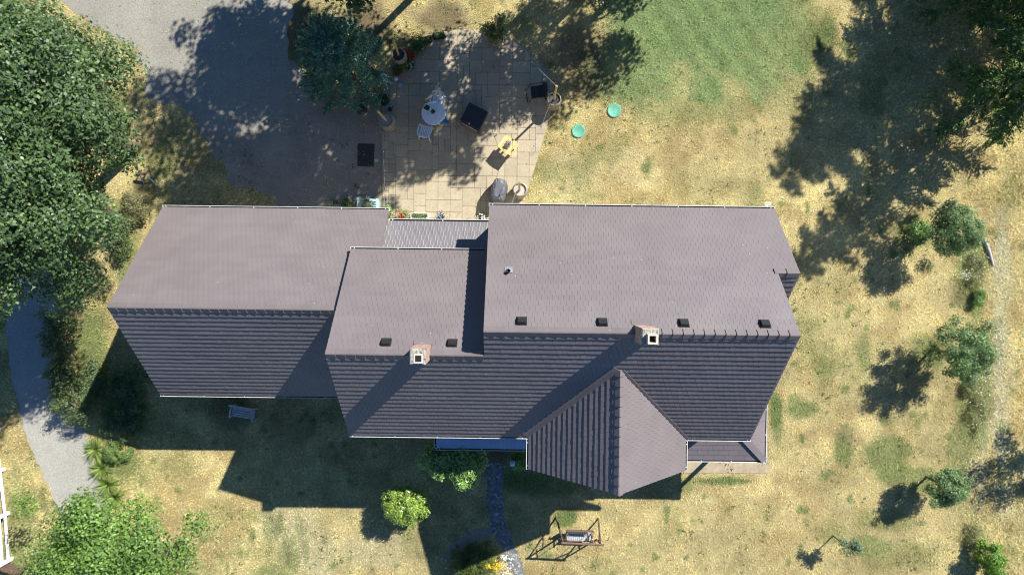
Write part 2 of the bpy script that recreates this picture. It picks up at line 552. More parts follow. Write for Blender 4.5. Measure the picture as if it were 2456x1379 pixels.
BROWN = [(665, 1275, 5, 30, .5), (692, 1330, 5, 35, .5), (725, 1290, 4, 40, .45), (2070, 985, 25, 15, .3), (1620, 620, 10, 10, .3), (2040, 1040, 40, 30, .35), (740, 90, 90, 90, .8), (1040, 40, 90, 45, .75), (880, 60, 80, 60, .8), (1380, 140, 80, 110, .6), (1010, 1320, 40, 70, .35), (560, 1000, 60, 50, .6),
         (700, 1010, 90, 70, .4), (1150, 1090, 100, 45, .7), (1750, 1120, 110, 16, .6), (340, 455, 30, 40, .5), (2290, 700, 30, 30, .3), (1700, 1300, 80, 40, .15), (1440, 200, 30, 30, .3)]


def blobs(lst, u, v, wob):
    r = np.zeros_like(u)
    for (a, b, rx, ry, s) in lst:
        d = np.sqrt(((u - a) / rx) ** 2 + ((v - b) / ry) ** 2) + wob
        r = np.maximum(r, s * (1 - sstep(0.45, 1.15, d)))
    return r


def lawn_colour(x, y):
    """true colour of the turf (dry straw, green growth, bare soil)"""
    u, v = gpix(x, y)
    wob = (fbm(x, y, 1.3, 3) - 0.5) * 1.1
    n1 = fbm(x, y, 2.6, 4); n2 = fbm(x + 50, y + 20, 0.7, 3)
    g = blobs(GREEN, u, v, wob)
    g = np.maximum(g, 0.42 * sstep(0.62, 0.80, fbm(x + 9, y - 4, 1.7, 4)))
    g = np.maximum(g, 0.8 * sstep(0.74, 0.86, fbm(x - 31, y + 14, 0.55, 2)))
    p = blobs(PALE, u, v, wob); br = blobs(BROWN, u, v, wob)
    n3 = fbm(x + 21, y - 8, 0.28, 2)
    straw = np.stack([0.635 + 0 * n1, 0.53 + 0 * n1, 0.262 + 0 * n1], -1)
    straw *= (0.38 + 0.55 * n1 + 0.42 * n2 + 0.26 * n3)[..., None]
    tan = np.array([0.47, 0.365, 0.165])
    t2 = sstep(0.45, 0.7, fbm(x + 77, y + 3, 1.1, 4))[..., None] * 0.7
    col = straw * (1 - t2) + tan * (0.78 + 0.42 * n2)[..., None] * t2
    ol = (0.25 * sstep(0.54, 0.76, fbm(x - 60, y + 33, 4.5, 4)))[..., None]
    col = col * (1 - ol) + np.array([0.36, 0.355, 0.175]) * (0.75 + 0.5 * n2)[..., None] * ol
    col = col * (1 - p[..., None]) + np.array([0.60, 0.55, 0.36]) * (0.85 + 0.3 * n2)[..., None] * p[..., None]
    lush = sstep(1300, 1500, u) * (1 - sstep(1880, 1960, u)) * (1 - sstep(220, 300, v))
    gc = np.array([0.19, 0.25, 0.085]) * (0.75 + 0.5 * n2)[..., None] * (1 - lush[..., None]) + np.array([0.265, 0.345, 0.145]) * (0.82 + 0.36 * n2)[..., None] * lush[..., None]
    gc = gc * (1 + 0.09 * lush * np.sin((x * 0.8 + y * 0.6) * 2 * math.pi / 0.9 + 2.0 * n1))[..., None]
    col = col * (1 - g[..., None]) + gc * g[..., None]
    col = col * (1 - br[..., None]) + np.array([0.19, 0.145, 0.09]) * (0.7 + 0.6 * n2)[..., None] * br[..., None]
    return col, g, br


xs = np.concatenate([-np.geomspace(300, 27, 9), np.arange(-26, 26.01, 0.13), np.geomspace(27, 300, 9)])
ys = np.concatenate([-np.geomspace(300, 18, 9), np.arange(-17, 16.01, 0.13), np.geomspace(17, 300, 9)])
GX, GY = np.meshgrid(xs, ys)
gcol, _, _ = lawn_colour(GX.ravel(), GY.ravel())
far = np.maximum(sstep(24, 26.5, np.abs(GX.ravel())), sstep(14.5, 17, np.abs(GY.ravel())))[:, None]
gcol = gcol * (1 - far) + np.array([0.42, 0.365, 0.19]) * far
nx, ny = len(xs), len(ys)
ii = np.arange(nx * ny).reshape(ny, nx)
gf = np.stack([ii[:-1, :-1], ii[:-1, 1:], ii[1:, 1:], ii[1:, :-1]], -1).reshape(-1, 4)
me = mesh_np('ground', np.stack([GX.ravel(), GY.ravel(), np.zeros(nx * ny)], -1), gf, gcol * 0.62)
tag(link('ground', me, M['ground']), kind='structure')


def ragged(pts, amp=0.12, step=0.25, seed=0):
    """polygon of pixel points -> world outline with an uneven edge"""
    w = [at(*p) for p in pts]
    r = random.Random(seed); out = []
    for i in range(len(w)):
        a, b = w[i], w[(i + 1) % len(w)]
        n = max(1, int((b - a).length / step))
        for k in range(n):
            p = a.lerp(b, k / n)
            out.append((p.x + r.uniform(-amp, amp), p.y + r.uniform(-amp, amp)))
    return out


def sheet(name, poly, z, m, kind='structure'):
    mb = MB(); mb.add([(p[0], p[1], z) for p in poly], [tuple(range(len(poly)))])
    return tag(mb.build(name, m), kind=kind)


P_GRAVEL = ragged([(40, -60), (230, 60), (320, 110), (345, 180), (350, 238), (420, 250), (470, 290), (540, 330), (640, 300), (700, 200), (690, 120), (700, 40), (690, -60)], 0.14, 0.3, 1)
P_DIRT = ragged([(470, 288), (560, 160), (690, 140), (760, 220), (905, 235), (917, 300), (919, 530), (640, 530), (660, 470), (560, 440), (500, 350)], 0.14, 0.3, 2)
P_DRIVE = ragged([(-60, 560), (120, 560), (140, 740), (148, 860), (165, 960), (215, 1060), (245, 1170), (262, 1290), (270, 1420), (215, 1420), (150, 1240), (95, 1120), (60, 1040), (20, 870), (10, 700), (-60, 680)], 0.06, 0.3, 3)
P_PATH = ragged([(1168, 1108), (1206, 1108), (1207, 1200), (1212, 1255), (1235, 1310), (1270, 1400), (1240, 1400), (1205, 1320), (1175, 1260), (1166, 1200)], 0.07, 0.12, 4)
P_PATH2 = ragged([(1175, 1262), (1190, 1278), (1120, 1310), (1085, 1345), (1060, 1335), (1090, 1300), (1130, 1275)], 0.05, 0.12, 5)
P_PAD = ragged([(1640, 1060), (1840, 1060), (1845, 1135), (1640, 1133)], 0.02, 0.3, 6)
sheet('gravel_yard', P_GRAVEL, 0.010, M['gravel'])
sheet('dirt_yard', P_DIRT, 0.006, M['yarddirt'])
sheet('driveway', P_DRIVE, 0.012, M['drive'])
sheet('garden_path', P_PATH, 0.014, M['path'])
sheet('side_path', P_PATH2, 0.009, M['yarddirt'])
sheet('concrete_pad', P_PAD, 0.02, M['concrete'])

# patio ------------------------------------------------------------
PAT_PX = [(918, 560), (917, 250), (925, 190), (945, 140), (975, 108), (1010, 90), (1055, 78), (1110, 71), (1160, 75), (1205, 86), (1245, 106), (1285, 142), (1312, 172),
          (1324, 205), (1326, 245), (1316, 290), (1300, 345), (1276, 425), (1250, 502), (1228, 560)]
PAT_PX = [PAT_PX[0]] + [q for i in range(1, len(PAT_PX) - 1) for q in ((PAT_PX[i][0] * .75 + PAT_PX[i - 1][0] * .25, PAT_PX[i][1] * .75 + PAT_PX[i - 1][1] * .25), (PAT_PX[i][0] * .75 + PAT_PX[i + 1][0] * .25, PAT_PX[i][1] * .75 + PAT_PX[i + 1][1] * .25))] + [PAT_PX[-1]]
PATIO = [tuple(at(*p)[:2]) for p in PAT_PX][::-1]
if parea(PATIO) < 0: PATIO = PATIO[::-1]
pm = MB(); pm.prism(PATIO, -0.05, 0.022)
patio = tag(pm.build('patio', mat('patio_joint', (0.29, 0.24, 0.16), 0.95, 0.3, 10)), kind='structure')
xsep = at(950, 350).x
x0, x1 = min(p[0] for p in PATIO) - .1, max(p[0] for p in PATIO) + .1
y0, y1 = min(p[1] for p in PATIO) - .1, max(p[1] for p in PATIO) + .1


def ashlar(xa, xb, ya, yb, cell, sizes, seed):
    r = random.Random(seed)
    nx_, ny_ = int(math.ceil((xb - xa) / cell)), int(math.ceil((yb - ya) / cell))
    used = [[False] * nx_ for _ in range(ny_)]
    res = []
    for j in range(ny_):
        for i in range(nx_):
            if used[j][i]: continue
            opts = sizes[:]; r.shuffle(opts)
            for (w, h) in opts + [(1, 1)]:
                if i + w > nx_ or j + h > ny_: continue
                if all(not used[j + b][i + a] for a in range(w) for b in range(h)):
                    for a in range(w):
                        for b in range(h): used[j + b][i + a] = True
                    res.append((xa + i * cell, ya + j * cell, min(xb, xa + (i + w) * cell), yb if j + h == ny_ else ya + (j + h) * cell))
                    break
    return res


cells = ashlar(xsep, x1, y0, y1, 0.27, [(2, 2), (2, 2), (3, 2), (2, 3), (1, 2), (2, 1), (3, 3), (3, 2), (2, 2)], 3) + \
    ashlar(x0, xsep, y0, y1, 0.2, [(1, 1), (2, 1), (1, 2), (2, 2), (2, 2)], 5)
for (a, b, c, d) in cells:
    g_ = 0.005
    p = clip_poly([(a + g_, b + g_), (c - g_, b + g_), (c - g_, d - g_), (a + g_, d - g_)], PATIO)
    if len(p) < 3 or parea(p) < 0.006: continue
    cx = sum(q[0] for q in p) / len(p); cy = sum(q[1] for q in p) / len(p)
    mb = MB(); mb.prism([(q[0] - cx, q[1] - cy) for q in p], 0.0, 0.03 + random.uniform(-.002, .002), chamfer=0.007)
    mb.build('paving_slab', M['slab'], patio, (cx, cy, 0.022))

# ------------------------------------------------------------------ house
S2 = math.sqrt(0.5)
YS, ZS = -5.905, 6.0
CXW, CYR, CYN = -5.78, -2.592, 0.79
DXW, DXE, DYR, DYN = -0.789, 8.787, -1.763, 2.428
CZR = ZS + (CYR - YS); DZR = ZS + (DYR - YS)
CZN = CZR - (CYN - CYR); DZN = DZR - (DYN - DYR)
EXE, EYR = 9.509, 0.121
EZR = DZR - (EYR - DYR)
FXW, FXE, FXR, FYS = 0.749, 6.419, 3.573, -7.081
FZR = ZS + 2.85
GXW, GXE, GYR, GYN, GYS, GZR = -13.58, -4.78, -1.307, 2.397, -4.867, 7.63

house = thing('house', 'long two-storey house with brown metal shake roof, two brick chimneys and a front cross gable', 'house', (0, -2, 0))
garage = thing('garage', 'lower gabled garage wing under brown metal shake roof at the west end of the house', 'garage', (-9.5, -1.3, 0))


class Roofer:
    def __init__(self, root): self.root = root; self.items = []; self.cache = {}

    def slope(self, name, O, U, V, polys, expo=0.232, pw=1.22, shakes=7, t=(0.034, 0.004), m=None, ribs=False, deck=0.14, phase=0.0, objs=True):
        """deck slab + tiled courses; polys convex ccw in (u,v)"""
        m = m or M['roof']
        O, U, V = Vector(O), Vector(U).normalized(), Vector(V).normalized()
        Nn = U.cross(V)
        B = Matrix(((U.x, V.x, Nn.x, 0), (U.y, V.y, Nn.y, 0), (U.z, V.z, Nn.z, 0), (0, 0, 0, 1)))
        mb = MB()
        for p in polys: mb.prism(p, -deck, -0.002)
        part = mb.build(name, M['deck'], self.root)
        part.matrix_local = Matrix.Translation(O - self.root.location) @ B
        us = [q[0] for p in polys for q in p]; vs = [q[1] for p in polys for q in p]
        k0 = int(math.floor(min(vs) / expo)); k1 = int(math.ceil(max(vs) / expo))
        sw = pw / shakes
        for k in range(k0, k1):
            v0 = k * expo
            off = ((k * 0.37 + phase) % 1.0) * pw
            j0 = int(math.floor((min(us) - off) / pw)); j1 = int(math.ceil((max(us) - off) / pw))
            for j in range(j0, j1):
                u0 = off + j * pw
                var = random.randrange(4)
                rr = random.Random(var * 17 + shakes)
                parts = []; area = 0; full = True
                for s in range(shakes):
                    gap = (0.0032 if 'north' in name else 0.0055) if not ribs else 0.004
                    rect = [(u0 + s * sw + gap / 2, v0), (u0 + (s + 1) * sw - gap / 2, v0), (u0 + (s + 1) * sw - gap / 2, v0 + expo), (u0 + s * sw + gap / 2, v0 + expo)]
                    dt = rr.uniform(-0.003, 0.003)
                    for p in polys:
                        c = clip_poly(rect, p)
                        if len(c) < 3: 
                            continue
                        a = parea(c)
                        if a < 1e-5: continue
                        if a < parea(rect) - 1e-5: full = False
                        area += a
                        parts.append((c, dt, abs(a - parea(rect)) < 1e-6))
                    if not parts: full = False
                if area < 0.004: continue
                if len(parts) != shakes: full = False
                key = (shakes, pw, expo, t, ribs, var)
                if full and key in self.cache: me_ = self.cache[key]
                else:
                    mb = MB()
                    for c, dt, whole in parts:
                        n = len(c)
                        top = [(q[0] - u0, q[1] - v0, t[0] + dt + (t[1] - t[0] - dt) * (q[1] - v0) / expo) for q in c]
                        bot = [(q[0] - u0, q[1] - v0, 0.0) for q in c]
                        fs = [tuple(range(n))]
                        for i in range(n):
                            jx = (i + 1) % n
                            if abs(c[i][1] - v0 - expo) < 1e-6 and abs(c[jx][1] - v0 - expo) < 1e-6: continue
                            fs.append((n + i, n + jx, jx, i))
                        mb.add(top + bot, fs)
                        if ribs and whole:
                            um = c[0][0] - u0 + sw * 0.5
                            seg = 6; rad = 0.013 + 0.004 * rr.random()
                            vs_ = []
                            for e_ in (0.0, expo):
                                zt = t[0] + (t[1] - t[0]) * e_ / expo
                                for q in range(seg + 1):
                                    a_ = math.pi * q / seg
                                    vs_.append((um + rad * math.cos(a_), e_, zt + rad * 0.8 * math.sin(a_)))
                            mb.add(vs_, [(q, seg + 1 + q, seg + 2 + q, q + 1) for q in range(seg)], True)
                    me_ = mb.mesh('roof_panel')
                    me_.materials.append(m)
                    if full: self.cache[key] = me_
                mw = Matrix.Translation(O + U * u0 + V * v0) @ B
                cen = O + U * (u0 + pw / 2) + V * (v0 + expo / 2)
                view = (Vector((0, 0, CAM_H)) - cen)
                self.items.append((area * max(0.05, Nn.dot(view.normalized())) / view.length_squared * (1 if m == M['roof'] else 50), me_, mw, part, m, (u0, v0, 0)))
        return part, B, O

    def finish(self, limit=300):
        self.items.sort(key=lambda q: -q[0])
        rest_v = []; rest_f = []
        mrest = None
        for i, (a, me_, mw, part, m, lc) in enumerate(self.items):
            if i < limit:
                o = bpy.data.objects.new('roof_panel', me_); C.objects.link(o)
                o.parent = part
                o.location = (lc[0], lc[1] + random.uniform(-.004, .003), random.uniform(0, .004)); o.rotation_euler = (0, 0, random.uniform(-.003, .003))
            else:
                b = len(rest_v); mm = Matrix.Translation(-self.root.location) @ mw
                rest_v += [tuple(mm @ v.co) for v in me_.vertices]
                rest_f += [tuple(j + b for j in p.vertices) for p in me_.polygons]
                mrest = M['roof']
        if rest_v:
            me2 = bpy.data.meshes.new('roof_panels'); me2.from_pydata(rest_v, [], rest_f); me2.update()
            o = link('roof_panels', me2, mrest, self.root); o['kind'] = 'stuff'


def wing_wall(root, x0_, x1_, yN, yS, zN, zS, yR, zR, name='wall', axis='x'):
    prof = [(yS, 0), (yN, 0), (yN, zN), (yR, zR), (yS, zS)]
    vs = []
    for x in (x0_, x1_):
        for (y, z) in prof:
            p = (x, y, z) if axis == 'x' else (y, x, z)
            vs.append(Vector(p) - root.location)
    fs = [(0, 1, 2, 3, 4), (9, 8, 7, 6, 5)] + [(i, (i + 1) % 5, 5 + (i + 1) % 5, 5 + i) for i in range(5)]
    MB().add(vs, fs).build(name, M['siding'], root)


def ridge_caps(root, part_list_root, A, B_, pitch=45, L=0.305, w=0.15, flip=False):
    A, B_ = Vector(A), Vector(B_)
    d = (B_ - A); tot = d.length; d.normalize()
    if flip: A, B_, d = B_, A, -d
    n = int(tot / L); Lr = tot / n
    side = d.cross(Vector((0, 0, 1))).normalized(); up = side.cross(d)
    t = math.tan(math.radians(pitch))
    key = 'ridge_cap_%.3f' % Lr
    me_ = bpy.data.meshes.get(key)
    if me_ is None:
        mb = MB()
        lo, hi = 0.032, 0.078
        sec = lambda x, h, ww: [(x, -ww, h - ww * t), (x, -0.02, h), (x, 0.02, h), (x, ww, h - ww * t)]
        a = sec(0, lo, w); b = sec(Lr + 0.02, hi, w + 0.008); c = sec(Lr + 0.02, hi - 0.05, w - .02)
        mb.add(a + b + c, [(0, 4, 5, 1), (1, 5, 6, 2), (2, 6, 7, 3), (4, 8, 9, 5), (5, 9, 10, 6), (6, 10, 11, 7)][::1])
        me_ = mb.mesh(key); me_.materials.append(M['roof'])
    for i in range(n):
        p = A + d * (i * Lr)
        o = bpy.data.objects.new('ridge_cap', me_); C.objects.link(o); o.parent = root
        o.matrix_local = Matrix(((d.x, side.x, up.x, p.x - root.location.x), (d.y, side.y, up.y, p.y - root.location.y), (d.z, side.z, up.z, p.z - root.location.z), (0, 0, 0, 1)))


def gutter(root, A, B_, out, brackets=1.55, w=0.125, h=0.11, dark=True):
    """open K gutter along A-B hung on the outside of the eave"""
    A, B_, out = Vector(A), Vector(B_), Vector(out)
    d = (B_ - A); L = d.length; d.normalize()
    m = Matrix(((d.x, out.x, 0, A.x - root.location.x), (d.y, out.y, 0, A.y - root.location.y), (0, 0, 1, A.z - root.location.z), (0, 0, 0, 1)))
    mb = MB()
    mb.box(0, L, w - 0.02, w, -h, 0, m)          # front lip
    mb.box(0, L, 0.0, 0.012, -h, -0.01, m)        # back
    mb.box(0, L, 0.012, w - 0.02, -h, -h + 0.012, m)
    mb.box(-0.02, 0, 0, w, -h, 0, m); mb.box(L, L + 0.02, 0, w, -h, 0, m)
    g = mb.build('gutter', M['gutter'], root)
    if dark:
        MB().box(0.005, L - .005, 0.013, w - 0.022, -h + 0.013, -h + 0.035, m).build('gutter_sludge', M['gutterdark'], g)
    n = max(1, int(L / brackets))
    for i in range(n + 1):
        x = 0.12 + (L - 0.24) * i / n
        MB().box(x - 0.014, x + 0.014, -0.06, w - 0.002, 0.001, 0.009, m).build('bracket', M['gutter'], g)
    return g


R1 = Roofer(house)
YV = V_ = Vector((0, 1, 1)).normalized()
# south plane shared by the middle and the east block
k = math.sqrt(2)
rs = lambda y: (y - YS) * k
yap = YS + (FZR - ZS)
polyC = [(CXW, 0), (DXW, 0), (DXW, rs(CYR)), (CXW, rs(CYR))]
polyD1 = [(DXW, 0), (FXW, 0), (FXR, rs(yap)), (FXR, rs(DYR)), (DXW, rs(DYR))]
polyD2 = [(FXE, 0), (DXE, 0), (DXE, rs(DYR)), (FXR, rs(DYR)), (FXR, rs(yap))]
R1.slope('south_roof', (0, YS, ZS), (1, 0, 0), (0, 1, 1), [polyC, polyD1, polyD2])
# middle block north slope
R1.slope('middle_north_roof', (DXW, CYN, CZN), (-1, 0, 0), (0, -1, 1), [[(0, 0), (DXW - CXW, 0), (DXW - CXW, (CYN - CYR) * k), (0, (CYN - CYR) * k)]], phase=.2)
# east block north slope with its extension
R1.slope('north_roof', (DXE, DYN, DZN), (-1, 0, 0), (0, -1, 1), [[(0, 0), (DXE - DXW, 0), (DXE - DXW, (DYN - DYR) * k), (0, (DYN - DYR) * k)], [(-(EXE - DXE), 0), (0, 0), (0, (DYN - EYR) * k), (-(EXE - DXE), (DYN - EYR) * k)]], phase=.5)
R1.slope('bay_south_roof', (DXE, EYR - 1.9, EZR - 1.9), (1, 0, 0), (0, 1, 1), [[(-0.2, 0), (EXE - DXE, 0), (EXE - DXE, 1.9 * k), (-0.2, 1.9 * k)]])
# cross gable
hw = FXR - FXW; he = FXE - FXR
ze_w = FZR - hw; ze_e = FZR - he
R1.slope('gable_west_roof', (FXW, yap, ze_w), (0, -1, 0), (1, 0, 1), [[(yap - YS, 0), (yap - FYS, 0), (yap - FYS, hw * k), (0, hw * k)]], phase=.3)
R1.slope('gable_east_roof', (FXE, FYS, ze_e), (0, 1, 0), (-1, 0, 1), [[(0, 0), (YS - FYS, 0), (yap - FYS, he * k), (0, he * k)]], phase=.7)
# breezeway lean-to, low pitch, ribbed tiles
bz = 3.95; tp = math.tan(math.radians(22)); bl = (1.98 - 0.3) / math.cos(math.radians(22))
R1.slope('breezeway_roof', (DXW + .2, 1.98, bz), (-1, 0, 0), (0, -1, tp), [[(0, 0), (DXW + .2 - GXE + .5, 0), (DXW + .2 - GXE + .5, bl), (0, bl)]], expo=0.205, pw=1.2, shakes=9, t=(0.016, 0.004), m=M['roof2'], ribs=True, deck=.1)
# front porch lean-to (in shade)
pz = 3.2; pp = math.tan(math.radians(24))
ph = at(1047, 1074, pz)
R1.slope('porch_roof', (ph.x, ph.y, pz), (1, 0, 0), (0, 1, pp), [[(0, 0), (FXW + .3 - ph.x, 0), (FXW + .3 - ph.x, (YS + .3 - ph.y) / math.cos(math.radians(24))), (0.0, (YS + .3 - ph.y) / math.cos(math.radians(24)))]], expo=.25, pw=.84, shakes=5, t=(0.012, 0.004), m=M['porchmetal'], deck=.1)
# south-east wrap-around porch, hipped
qz = 3.4; qc = at(1833, 1104, qz); ca = math.cos(math.radians(24))
dS = (YS + .3) - qc.y; dE = qc.x - (DXE - .3)
dm = min(dS, dE)
R1.slope('veranda_south_roof', (FXE - .3, qc.y, qz), (1, 0, 0), (0, 1, pp), [[(0, 0), (qc.x - FXE + .3, 0), (qc.x - FXE + .3 - dS, dS / ca), (0, dS / ca)]], expo=.25, pw=.42, shakes=1, t=(0.018, 0.004), deck=.1)
R1.slope('veranda_east_roof', (qc.x, qc.y, qz), (0, 1, 0), (-1, 0, pp), [[(0, 0), (5.2, 0), (5.2, dE / ca), (dE, dE / ca)]], expo=.25, pw=.84, shakes=2, t=(0.018, 0.004), deck=.1, phase=.4)
# hip cap
mb = MB()
hp0 = Vector((qc.x, qc.y, qz + .03)); hp1 = Vector((qc.x - dS, qc.y + dS, qz + .05 + dS * pp))
mb.bar(hp0 - house.location, hp1 - house.location, 0.26, 0.03)
mb.build('hip_cap', M['roof'], house)
R1.finish()
# valley flashing of the cross gable
mb = MB()
a = Vector((FXW, YS, ZS)); b = Vector((FXR, yap, FZR))
n1 = Vector((0, -1, 1)).normalized()
dv = (b - a).normalized(); sd = n1.cross(dv).normalized()
off = n1 * 0.042
for e0, e1, hh in ((0.0, 0.3, 0.0), (0.13, 0.16, 0.012)):
    vs = [a + sd * e0 + off, b + sd * e0 + off, b + sd * e1 + off, a + sd * e1 + off]
    vs = [v + n1 * hh for v in vs] + [v - n1 * 0.03 for v in vs]
    mb.add([v - house.location for v in vs], [(0, 1, 2, 3), (0, 4, 5, 1), (1, 5, 6, 2), (2, 6, 7, 3), (3, 7, 4, 0)])
mb.build('valley_flashing', M['roof'], house)
mb = MB()
a = Vector((FXE, YS, ZS)); dv = (b - a).normalized(); sd = n1.cross(dv).normalized()
vs = [a - sd * 0.02 + off, b - sd * 0.02 + off, b - sd * 0.12 + off, a - sd * .12 + off]
vs = vs + [v - n1 * 0.03 for v in vs]
mb.add([v - house.location for v in vs], [(0, 1, 2, 3), (0, 4, 5, 1), (1, 5, 6, 2), (2, 6, 7, 3), (3, 7, 4, 0)])
mb.build('valley_flashing', M['roof'], house)

ridge_caps(house, None, (CXW, CYR, CZR), (DXW - .05, CYR, CZR))
ridge_caps(house, None, (DXW, DYR, DZR), (4.0, DYR, DZR))
ridge_caps(house, None, (4.3, DYR, DZR), (DXE, DYR, DZR), flip=True)
ridge_caps(house, None, (DXE - .1, EYR, EZR), (EXE, EYR, EZR), flip=True)
ridge_caps(house, None, (FXR, FYS, FZR), (FXR, yap + .12, FZR), flip=True)
# walls
wing_wall(house, CXW + .3, DXW + .4, CYN - .35, YS + .35, CZN - .05, ZS - .05, CYR, CZR - .25)
wing_wall(house, DXW + .22, DXE - .3, DYN - .35, YS + .35, DZN - .05, ZS - .05, DYR, DZR - .25)
wing_wall(house, DXE - .35, EXE - .3, DYN - .35, EYR - 1.6, DZN - .05, EZR - 1.95, EYR, EZR - .25)
wing_wall(house, FYS + .35, YS + .6, FXE - .3, FXW + .3, ze_e - .05, ze_w - .05, FXR, FZR - .25, axis='y')
MB().box(GXE - .3, DXW + .4, -.5, 1.7, 0, 3.9, Matrix.Translation(-house.location)).build('wall', M['siding'], house)
for (px_, py_) in ((1060, 1070), (1160, 1072), (1258, 1074)):
    p = at(px_, py_, pz)
    MB().box(-.06, .06, -.06, .06, 0, pz - .1).build('porch_post', M['white'], house, p - house.location - Vector((0, -.12, pz)))
for (px_, py_) in ((1660, 1102), (1830, 1103), (1834, 995)):
    p = at(px_, py_, qz)
    MB().box(-.07, .07, -.07, .07, 0, qz - .1).build('porch_post', M['white'], house, p - house.location + Vector((-.15, .15, -qz)))
# gutters
gutter(house, (DXW, DYN - .03, DZN - .02), (EXE, DYN - .03, DZN - .02), (0, 1, 0))
gutter(house, (CXW, CYN - .03, CZN - .02), (DXW, CYN - .03, CZN - .02), (0, 1, 0))
gutter(house, (CXW, YS + .03, ZS - .02), (FXW - .12, YS + .03, ZS - .02), (0, -1, 0))
gutter(house, (FXE + .13, YS + .03, ZS - .02), (DXE, YS + .03, ZS - .02), (0, -1, 0))
gutter(house, (FXW + .03, FYS, ze_w - .02), (FXW + .03, YS - .1, ze_w - .02), (-1, 0, 0), 1.0)
gutter(house, (FXE - .03, FYS, ze_e - .02), (FXE - .03, YS - .1, ze_e - .02), (1, 0, 0), 1.0)
gutter(house, (GXE + .05, 1.95, bz - .02), (DXW + .2, 1.95, bz - .02), (0, 1, 0))
gutter(house, (ph.x, ph.y + .03, pz - .02), (FXW, ph.y + .03, pz - .02), (0, -1, 0))
gutter(house, (ph.x + .03, ph.y, pz - .01), (ph.x + .03, YS - .05, pz - .01), (-1, 0, 0), 2.0)
gutter(house, (FXE, qc.y + .03, qz - .02), (qc.x, qc.y + .03, qz - .02), (0, -1, 0), 1.0)
gutter(house, (qc.x - .03, qc.y - .1, qz - .021), (qc.x - .03, qc.y + 5.2, qz - .021), (1, 0, 0), 1.0)


def chimney(cx, cy, zb, zt, w, flue_h):
    ch = MB().box(-w / 2, w / 2, -w / 2, w / 2, zb, zt).build('chimney', M['brick'], house, (cx - house.location.x, cy - house.location.y, 0))
    mb = MB(); e = w / 2 + .0
    mb.prism([(-e, -e), (e, -e), (e, e), (-e, e)], zt + .001, zt + .05, chamfer=.03)
    mb.build('mortar_cap', M['cap'], ch)
    q = .14; i_ = .095; ox, oy = .03, -.05
    mb = MB()
    z0_, z1_ = zt + .045, zt + .05 + flue_h
    o4 = [(ox - q, oy - q), (ox + q, oy - q), (ox + q, oy + q), (ox - q, oy + q)]; i4 = [(ox - i_, oy - i_), (ox + i_, oy - i_), (ox + i_, oy + i_), (ox - i_, oy + i_)]
    vs = [(*p, z0_) for p in o4] + [(*p, z1_) for p in o4] + [(*p, z1_) for p in i4] + [(*p, z0_ + .02) for p in i4]
    fs = []
    for i in range(4):
        j = (i + 1) % 4
        fs += [(i, j, 4 + j, 4 + i), (4 + i, 4 + j, 8 + j, 8 + i), (8 + i, 8 + j, 12 + j, 12 + i)]
    mb.add(vs, fs); mb.build('flue', M['flue'], ch)
    MB().add([(*p, z0_ + .03) for p in i4], [(0, 1, 2, 3)]).build('flue_mouth', M['soot'], ch)
    # metal apron flashing
    fl = MB()
    f = w / 2 + .06
    fl.box(-f, f, w / 2, w / 2 + .16, zb + .35, zb + .37)
    return ch


def flash(cx, cy, w, yr, zr):
    mb = MB()
    for (a_, b_) in ((w / 2 + .002, w / 2 + .17),):
        y_a, y_b = cy + a_, cy + b_
        z_ = lambda y: zr - abs(y - yr) + .06
        x_a, x_b = cx - w / 2 - .07, cx + w / 2 + .07
        vs = [(x_a, y_a, z_(y_a)), (x_b, y_a, z_(y_a)), (x_b, y_b, z_(y_b)), (x_a, y_b, z_(y_b))]
        vs += [(p[0], p[1], p[2] - .04) for p in vs]
        mb.add([Vector(v) - house.location for v in vs], [(0, 1, 2, 3), (0, 4, 5, 1), (1, 5, 6, 2), (2, 6, 7, 3), (3, 7, 4, 0)])
    mb.build('chimney_flashing', M['roof'], house)


chimney(-2.74, -2.52, 8.5, 10.38, 0.47, 0.03)
flash(-2.74, -2.52, 0.47, CYR, CZR)
chimney(4.03, -1.77, 9.4, 11.15, 0.49, 0.22)
flash(4.03, -1.77, 0.49, DYR, DZR)


def roof_vent(px_, py_, zr, yr):
    z = zr - .6
    for _ in range(4):
        p = at(px_, py_, z + .1); z = zr - abs(p.y - yr)
    th = math.radians(-45)
    r = Matrix.Rotation(th, 4, 'X')
    base = Matrix.Translation(Vector((p.x, p.y, z)) - house.location) @ r
    mb = MB().box(-.165, .165, -.165, .165, .03, .045, base)
    v = mb.build('roof_vent', M['blackmetal'], house)
    mb = MB()
    prof = [(-.15, .045), (.15, .045), (.15, .07), (0.03, .15), (-.15, .16)]
    vs = [base @ Vector((x, y, zz)) for x in (-.125, .125) for (y, zz) in prof]
    mb.add(vs, [(4, 3, 2, 1, 0), (5, 6, 7, 8, 9)] + [(i, (i + 1) % 5, 5 + (i + 1) % 5, 5 + i) for i in range(5)])
    mb.build('vent_hood', M['blackmetal'], v)


